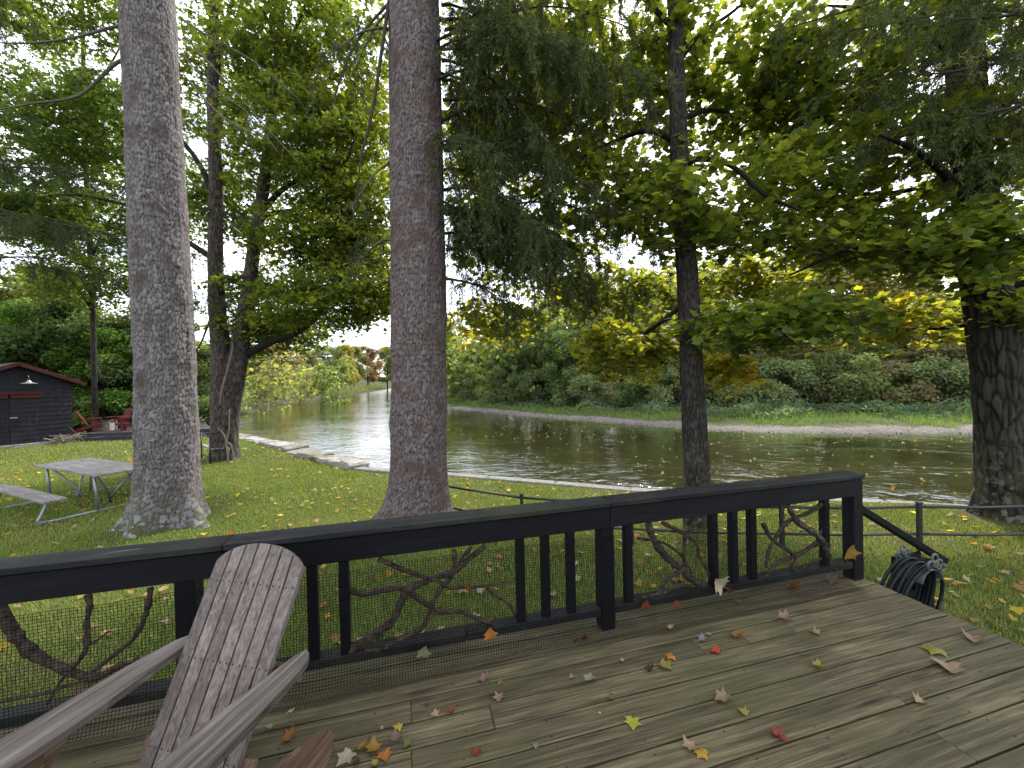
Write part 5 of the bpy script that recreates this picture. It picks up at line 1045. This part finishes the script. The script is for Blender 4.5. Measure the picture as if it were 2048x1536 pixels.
branch(cC, [(1605, 180), (1480, 260), (1370, 300), (1280, 370), (1230, 450), (1170, 560), (1150, 690)], 36)
branch(cC, [(1320, 200), (1400, 330), (1520, 410), (1600, 490), (1630, 560), (1640, 640), (1690, 710)], 44, 2.35, 1.2)
branch(cC, [(1130, 350), (1200, 470), (1330, 560), (1380, 620), (1360, 700), (1420, 720), (1500, 650), (1590, 620)], 36)
branch(cC, [(1620, 465), (1530, 510), (1400, 590), (1260, 640), (1180, 720), (1140, 770)], 42)
branch(cC, [(1640, 185), (1620, 320), (1570, 440)], 30)
branch(cA, [(-120, 480), (40, 780), (160, 970), (300, 1130), (480, 1240), (680, 1330), (880, 1400), (1000, 1400), (1200, 1300), (1420, 1220)], 130, 2.375, .45)
branch(cA, [(900, 560), (920, 680), (890, 850), (890, 1080), (820, 1220), (740, 1310), (620, 1450), (480, 1680)], 56)
branch(cA, [(900, 1080), (1000, 1020), (1120, 930)], 28)
branch(cA, [(1545, 490), (1510, 700), (1440, 880), (1350, 1030), (1200, 1150), (960, 1340)], 62)
branch(cA, [(-200, 1690), (0, 1650), (200, 1620), (480, 1560), (660, 1500), (800, 1460), (900, 1420)], 46)
# netting: one connected lattice hanging before the balusters, its foot lying on the boards
cs, ww = .0155, .0022; nu = int((3.34 + 2.3) / cs); ns_ = 46
ul = -2.3 + cs * np.arange(nu + 1); us = np.stack((ul - ww / 2, ul + ww / 2), 1).ravel(); sl_ = cs * np.arange(ns_ + 1); ss = np.stack((sl_ - ww / 2, sl_ + ww / 2), 1).ravel()
UU, SSg = np.meshgrid(us, ss, indexing='ij'); zt_ = .625 + .02 * (vnoise(UU, UU * 0, .5, 3) - .5) ; zz = zt_ - SSg; fold = np.maximum(.0045 - zz, 0)
wob = (vnoise(UU, SSg, .16, 7) - .5) * .012; vv = 2.322 + wob - fold - .02 * np.clip((.12 - zz) / .12, 0, 1); zz = np.maximum(zz, .0045 + .004 * vnoise(UU, SSg, .03, 1)) ; uu = UU + (vnoise(UU, SSg, .12, 21) - .5) * .010
NV = (uu[..., None] * UD + vv[..., None] * VD + zz[..., None] * np.array((0, 0, 1.))).reshape(-1, 3); ny_ = len(ss)
I, J = np.meshgrid(np.arange(len(us) - 1), np.arange(len(ss) - 1), indexing='ij'); keep = ~((I % 2 == 1) & (J % 2 == 1)); I, J = I[keep], J[keep]; b0 = I * ny_ + J
net = mesh_obj('netting', fast_mesh('netting', NV - WL[rail.name], [np.stack((b0, b0 + ny_, b0 + ny_ + 1, b0 + 1), 1)]), M['net'], rail, WL[rail.name])

# ------------------------------------------------------------------ steps, handrail and hose at the right end
stair = empty('deck_steps', DK(4.0, 2.3, LAWN), 'black painted steps with a sloping handrail at the right end of the deck', 'steps')
ha, hb = DK(3.502, 2.40, .575), DK(4.55, 2.40, -.02); hd = unit((hb - ha)[None])[0]; Rh = np.stack((hd, VD, np.cross(hd, VD)), 1)
mb = MB(); mb.box((ha + hb) / 2, (np.linalg.norm(hb - ha), .075, .05), Rh); mb.obj('handrail', M['paint'], stair)
dbox('newel_post', M['paint'], stair, 4.27, 4.36, 2.36, 2.45, LAWN - .1, .02); dbox('side_panel', M['paint'], stair, 3.94, 4.268, 2.395, 2.42, LAWN, .09)
for k_ in range(3): dbox('tread', M['deck'], stair, 3.53 + k_ * .27, 3.53 + (k_ + 1) * .27 + .02, 1.2, 2.39, -.19 - k_ * .165, -.155 - k_ * .165)
hang = empty('hose_hanger', DK(4.0, 2.30, .0), 'grey cast hose hanger with scrolls on the black newel post', 'hose hanger')
SA = np.array([DK(4.0, 2.37, .08), DK(4.0, 2.16, .08)]); ax_ = unit((SA[1] - SA[0])[None])[0]
def arc3(c, r, a0, a1, ux, uz, n=14): 
    aa = np.linspace(a0, a1, n); return np.asarray(c) + r * (np.cos(aa)[:, None] * ux + np.sin(aa)[:, None] * uz)
Z3 = np.array((0, 0, 1.))
saddle = MB(); an = np.linspace(.15, pi - .15, 9); prof = np.stack((np.cos(an) * .12, np.sin(an) * .12), 1)
Vs = np.concatenate([SA[0] + ax_ * t_ + prof[:, :1] * UD * rr_ + prof[:, 1:] * Z3 * rr_ - (0, 0, .12) for t_ in (.01, .20) for rr_ in (1, .95)]); n9 = 9; i9 = np.arange(8)
saddle.add(Vs, [np.stack((i9, i9 + 1, i9 + 1 + 18, i9 + 18), 1), np.stack((i9 + 9, i9 + 27, i9 + 28, i9 + 10), 1), np.stack((i9 + 18, i9 + 19, i9 + 28, i9 + 27), 1), np.stack((i9 + 9, i9 + 10, i9 + 1, i9), 1)]); saddle.obj('saddle', M['cast'], hang)
for c0, sc_ in ((SA[0] + (0, 0, .05), .75), (SA[1] + (0, 0, .04), 1.0)):
    for dx, dz, r in ((-.045, .0, .036), (.045, .0, .036), (0, .055, .03), (.0, .005, .02), (.085, -.03, .025)):
        mb = MB(); mb.tube(arc3(c0 + UD * dx * sc_ + Z3 * dz * sc_, r * sc_, 0, 5.4, UD, Z3, 18), np.linspace(.011, .006, 18) * sc_, 7); mb.obj('scroll', M['cast'], hang, True)
mb = MB(); mb.box(SA[0] - ax_ * .02 + (0, 0, -.06), (.09, .02, .2), RM); mb.obj('mounting_plate', M['cast'], hang)
tt = np.linspace(0, 7 * 2 * pi, 7 * 26); su = .215 + .025 * np.sin(tt * .37); cu = 4.0 - .02 + .02 * np.sin(tt * .21)
hp = np.array([DK(cu[i] + su[i] * math.cos(a) - .10 * (1 - math.sin(a)), 0, -.19 + (.285 + .015 * math.sin(a * .3)) * math.sin(a)) for i, a in enumerate(tt)]) + VD * 2.355 + ax_ * (tt / tt[-1] * .18)[:, None]
mb = MB(); mb.tube(hp, .0125, 7); tag(mb.obj('garden_hose', M['hose'], None, True), 'dark green garden hose coiled over the cast hanger', 'hose')

# ------------------------------------------------------------------ fallen leaves
lo = LEAF5[0][:, :2] + (0, .4); out2 = []
for i in range(len(lo)):
    a_, b_ = lo[i], lo[(i + 1) % len(lo)]; out2.append(a_); md = (a_ + b_) / 2; out2.append(md + (np.array((0, .42)) - md) * (.10 if i % 2 else -.06))
out2 = np.array(out2) - (0, .42); n2_ = len(out2)
def leaf_variant(cx, cy, cr_, seed, stem=True):
    r2 = np.random.default_rng(seed); ring = out2 * .55; V2 = np.concatenate(([[0, 0]], ring, out2)); x, y = V2[:, 0], V2[:, 1]
    z = cx * x ** 2 + cy * y ** 2 + cr_ * (vnoise(x + 5, y + 5, .35, seed) - .5) - .03 * np.exp(-(x / .05) ** 2); V3 = np.stack((x, y, z), 1)
    if abs(cx) > 1.2: k_ = math.copysign(1, cx); V3[:, 0] = np.sin(x * 1.6) / 1.6
    V3[:, 2] -= V3[:, 2].min(); i = np.arange(n2_); j = (i + 1) % n2_
    mb = MB(); mb.add(V3, [np.stack((np.zeros(n2_, int), 1 + i, 1 + j), 1), np.stack((1 + i, 1 + n2_ + i, 1 + n2_ + j, 1 + j), 1)])
    if stem: mb.tube(np.array([(0, -.40, V3[1 + n2_][2]), (.05, -.62, .05), (.12, -.85, .02)]), [.014, .011, .013], 4)
    me = mb.mesh('leaf', True); me.materials.append(M['fallen']); return me
LV = [leaf_variant(.12, .08, .12, 1), leaf_variant(.7, .35, .25, 2), leaf_variant(1.5, .2, .2, 3), leaf_variant(.3, .9, .3, 4), leaf_variant(1.0, .8, .8, 5), leaf_variant(-.5, -.3, .3, 6), leaf_variant(1.3, 1.2, .5, 7)]
LVG = [leaf_variant(.4, .3, .3, 12, False), leaf_variant(1.0, .5, .5, 13, False), leaf_variant(-.4, .3, .4, 14, False)]
COLS = {'yellow': (.50, .38, .06), 'mustard': (.40, .25, .03), 'orange': (.50, .20, .04), 'amber': (.38, .22, .06), 'red': (.50, .045, .03), 'rust': (.22, .055, .025), 'maroon': (.10, .028, .028), 'tan': (.36, .26, .165), 'peach': (.50, .34, .22), 'pink': (.34, .22, .20),
        'brown': (.15, .085, .045), 'cream': (.46, .42, .31), 'lime': (.36, .42, .05), 'green': (.13, .18, .04), 'palegreen': (.26, .29, .18), 'grey': (.25, .27, .28), 'speckled': (.28, .27, .05), 'olive': (.30, .30, .06)}
def put_leaf(p, c, var, size, az, label, group, tilt=(0, 0)):
    o = bpy.data.objects.new('fallen_leaf', LV[var] if isinstance(var, int) else var); col.objects.link(o); o.location = p; o.scale = (size, size, size); o.rotation_euler = (tilt[0], tilt[1], az); jt = rng.uniform(.55, .85); o.color = (*[x * jt for x in COLS[c]], 1); tag(o, label, 'leaf', group); return o
DL = [(690, 1517, 'cream', 0, 44, 2.6, 'large pale cream leaf beside the mustard leaf pile'), (724, 1497, 'mustard', 4, 26, 1.0, 'small mustard leaf at the left of the leaf pile'), (748, 1498, 'mustard', 3, 38, .3, 'speckled mustard leaf in the middle of the leaf pile'), (769, 1514, 'orange', 1, 36, 3.6, 'bright orange leaf at the right of the leaf pile'),
      (792, 1474, 'pink', 2, 32, .2, 'curled pinkish leaf standing above the leaf pile'), (795, 1455, 'yellow', 5, 26, 1.4, 'yellow curled leaf above the pinkish one'), (814, 1492, 'green', 2, 26, 2.2, 'curled green leaf right of the leaf pile'), (764, 1458, 'tan', 6, 12, .5, 'tiny tan leaf left of the yellow curled leaf'),
      (712, 1528, 'maroon', 6, 18, 2.0, 'small maroon scrap between the cream and mustard leaves'), (750, 1530, 'speckled', 6, 20, 1.0, 'yellow green leaf below the orange leaf at the bottom edge'),
      (870, 1430, 'peach', 1, 26, 4.0, 'peach star shaped leaf left of the board joint'), (900, 1426, 'rust', 6, 24, 2.0, 'rust and amber curled leaf right of the peach leaf'), (853, 1411, 'brown', 6, 12, 1.0, 'tiny brown leaf above the peach leaf'),
      (966, 1363, 'pink', 4, 30, 1.5, 'crumpled pink tan leaf cluster near the netting'), (1000, 1364, 'amber', 5, 15, .2, 'small amber leaf right of the crumpled pink one'), (999, 1395, 'tan', 1, 30, 5.6, 'tan leaf with upright stem above the board joint'), (982, 1389, 'brown', 6, 14, 2.0, 'small brown curl touching the tan leaf with upright stem'),
      (953, 1504, 'rust', 2, 28, .1, 'rust red folded leaf standing on the lower boards'), (1070, 1490, 'palegreen', 5, 20, .8, 'pale green leaf on the lower middle boards'), (1143, 1357, 'pink', 6, 15, 2.5, 'small pink leaf beside the pale green one on the upper boards'), (1178, 1360, 'palegreen', 3, 28, 3.3, 'pale green leaf hanging over a seam on the upper boards'),
      (1220, 1397, 'brown', 2, 22, 1.2, 'thin brown curled leaf on a seam'), (1245, 1323, 'cream', 6, 14, .3, 'tiny cream leaf below the middle post'), (1200, 1428, 'cream', 6, 9, .3, 'tiny white scrap left of the lime leaf'),
      (1265, 1447, 'lime', 0, 40, 2.9, 'bright lime leaf lying flat in the middle of the deck'), (1331, 1335, 'speckled', 1, 42, 3.8, 'speckled yellow green leaf below the orange one'), (1341, 1315, 'orange', 5, 27, 2.2, 'orange leaf touching the speckled green leaf'), (1298, 1341, 'maroon', 4, 25, 1.1, 'crumpled maroon leaf left of the speckled green leaf'),
      (1430, 1305, 'red', 2, 27, 1.2, 'bright red folded leaf'), (1404, 1282, 'grey', 4, 22, 1.9, 'bluish grey crumpled leaf above the red leaf'), (1418, 1271, 'palegreen', 6, 13, .6, 'tiny pale green leaf above the bluish grey one'), (1474, 1275, 'amber', 4, 32, .4, 'amber brown crumpled leaf right of the bluish grey one'), (1340, 1258, 'peach', 4, 19, .9, 'pale peach leaf right of the middle post'),
      (1310, 1237, 'amber', 2, 16, .5, 'small amber leaf standing at the netting foot'), (1567, 1239, 'pink', 4, 30, 1.4, 'pink tan leaf on the upper right boards'), (1629, 1266, 'tan', 2, 22, .7, 'tan folded leaf right of the pink tan one'), (1635, 1335, 'olive', 6, 25, 1.7, 'small green curled leaf on the right boards'),
      (1443, 1402, 'tan', 4, 34, 1.6, 'tan crumpled leaf in the right middle of the deck'), (1486, 1425, 'olive', 2, 24, .3, 'folded olive leaf below the tan crumpled leaf'), (1379, 1494, 'tan', 3, 36, .4, 'tan leaf above the mustard one at the bottom'), (1404, 1510, 'mustard', 5, 32, 3.5, 'mustard leaf touching the tan one at the bottom'),
      (1559, 1475, 'rust', 2, 36, 3.9, 'red brown leaf with long stem at the bottom'), (1866, 1303, 'olive', 5, 40, 2.2, 'twisted olive yellow leaf near the right deck edge'), (1896, 1337, 'tan', 1, 50, 2.5, 'largest tan leaf near the right deck edge'), (1946, 1280, 'tan', 2, 36, 2.4, 'narrow tan leaf closest to the right deck edge'), (1840, 1404, 'tan', 2, 24, 1.8, 'thin tan leaf lying across a seam at the right'),
      (1585, 1178, 'orange', 4, 34, 1.0, 'orange brown leaf at the foot of the right netting'), (1663, 1166, 'pink', 4, 28, 2.4, 'pink leaf left of the right post'), (1474, 1204, 'amber', 2, 20, .2, 'amber leaf at the foot of the railing right of the middle post'), (576, 1480, 'orange', 4, 30, 2.1, 'orange brown leaf behind the chair'), (581, 1427, 'cream', 4, 18, .8, 'pale crumpled leaf behind the chair'),
      (540, 1457, 'palegreen', 6, 18, 1.5, 'small pale green curl beside the chair back'), (205, 1400, 'brown', 4, 24, 1.5, 'dry brown leaf at the foot of the left railing'), (1168, 1278, 'maroon', 4, 24, .5, 'dark maroon leaf in front of the middle post'), (1150, 1283, 'maroon', 6, 18, 1.5, 'small maroon leaf left of the middle post')]
for (px, py, c, var, wpx, az, lab) in DL:
    p = at_z(px, py, .004); d = np.linalg.norm(p - (0, 0, EYE)); put_leaf(p, c, var, wpx / F * d * .55, az, lab, 'fallen leaves on the deck')
for (px, py, v, c, wpx, lab) in [(1698, 1103, 2.318, 'amber', 24, 'orange leaf caught on the right post'), (980, 1265, 2.305, 'orange', 26, 'orange leaf caught in the netting before the bottom rail'), (848, 1302, 2.30, 'palegreen', 26, 'pale green leaf caught low in the netting'), (1437, 1165, 2.305, 'cream', 34, 'large cream leaf caught in the netting beside the baluster'),
                              (1290, 1208, 2.31, 'rust', 18, 'rust leaf caught in the netting right of the middle post'), (1350, 1206, 2.305, 'rust', 16, 'second rust leaf caught in the netting further right'), (938, 1173, 2.312, 'rust', 13, 'small rust leaf caught high in the branch netting'), (1458, 1180, 2.305, 'maroon', 14, 'maroon leaf below the large cream leaf in the netting')]:
    p = at_v(px, py, v); put_leaf(p, c, 1, wpx / F * np.linalg.norm(p[:2]) * 1.0, TH, lab, 'leaves caught in the railing', (pi / 2 + .15, rng.uniform(-1, 1)))
put_leaf(np.array(CHAIR_LOC) + (-.02, -.12, .325), 'orange', 1, .075, 1.0, 'orange leaf lying on the seat of the grey chair', 'leaves on the chair'); put_leaf(np.array(CHAIR_LOC) + (-.07, -.12, .325), 'maroon', 4, .07, 2.0, 'maroon leaf lying on the seat of the grey chair', 'leaves on the chair')
# lawn leaves: the nearest ones singly, the rest together
k = 9000; P = np.stack((rng.uniform(-14, 9, k), 2.6 + 14 * rng.uniform(0, 1, k) ** 1.3), 1); P = P[in_view(P, 20) & (P[:, 1] < wall_y(P[:, 0]) - .1) & ((P @ VD[:2] > 2.5) | (P @ UD[:2] > 3.7))]
dens = vnoise(P[:, 0], P[:, 1], 1.3, 31) + .35 * np.clip(P[:, 0] / 6, 0, 1); P = P[rng.uniform(0, 1, len(P)) < np.clip(dens * .55, 0, 1)]
for kk, rad in (('s1', .8), ('s2', .7), ('t4', .6), ('t3', .35), ('t5', .55)): P = P[np.linalg.norm(P - TREE_BASES[kk], axis=1) > rad]
cn = ['yellow', 'tan', 'orange', 'brown', 'peach', 'amber', 'cream', 'mustard']; cp_ = [.22, .22, .07, .13, .10, .09, .10, .07]; ci = rng.choice(8, len(P), p=cp_); z = lawn_z(P) + .035; di = np.argsort(np.linalg.norm(P, axis=1)); NI = 235
ZN = [(345, 'lawn left of the grey chair'), (620, 'lawn behind the grey chair'), (860, 'lawn behind the left of the branch panel'), (1035, 'lawn behind the right of the branch panel'), (1240, 'lawn behind the balusters at the middle post'), (1440, 'lawn behind the branches right of the middle post'), (1740, 'lawn behind the right end of the railing'), (1840, 'lawn behind the garden hose'), (9999, 'lawn right of the sloping handrail')]
for i in di[:NI]:
    px_ = 1024 + F * P[i][0] / P[i][1]; sz_ = rng.uniform(.055, .10); zn_ = next(q for e_, q in ZN if px_ < e_); adj = 'small ' if sz_ < .069 else ('large ' if sz_ > .086 else ''); near_ = 'close on the ' if P[i] @ VD[:2] < 3.6 else 'further out on the '
    put_leaf((*P[i], z[i]), cn[ci[i]], LVG[rng.integers(0, 3)], sz_, rng.uniform(0, 6.3), (adj + '%s leaf ' + near_ + zn_) % cn[ci[i]], 'fallen leaves in the near lawn', (rng.normal(0, .3), rng.normal(0, .3)))
R_ = di[NI:]; k = len(R_); CC = np.array([COLS[cn[q]] for q in ci[R_]]) * rng.uniform(.8, 1.15, (k, 1))
tag(mesh_obj('lawn_leaves', scatter_mesh('lawn_leaves', np.concatenate((P[R_], z[R_][:, None]), 1), np.stack((rng.normal(0, .35, k), rng.normal(0, .35, k), np.ones(k)), 1), rng.uniform(0, 6.3, k), rng.uniform(.055, .10, k), CC, LEAF5), M['leaf']), 'scattered yellow and brown fallen leaves over the lawn', 'leaves', kind='stuff')
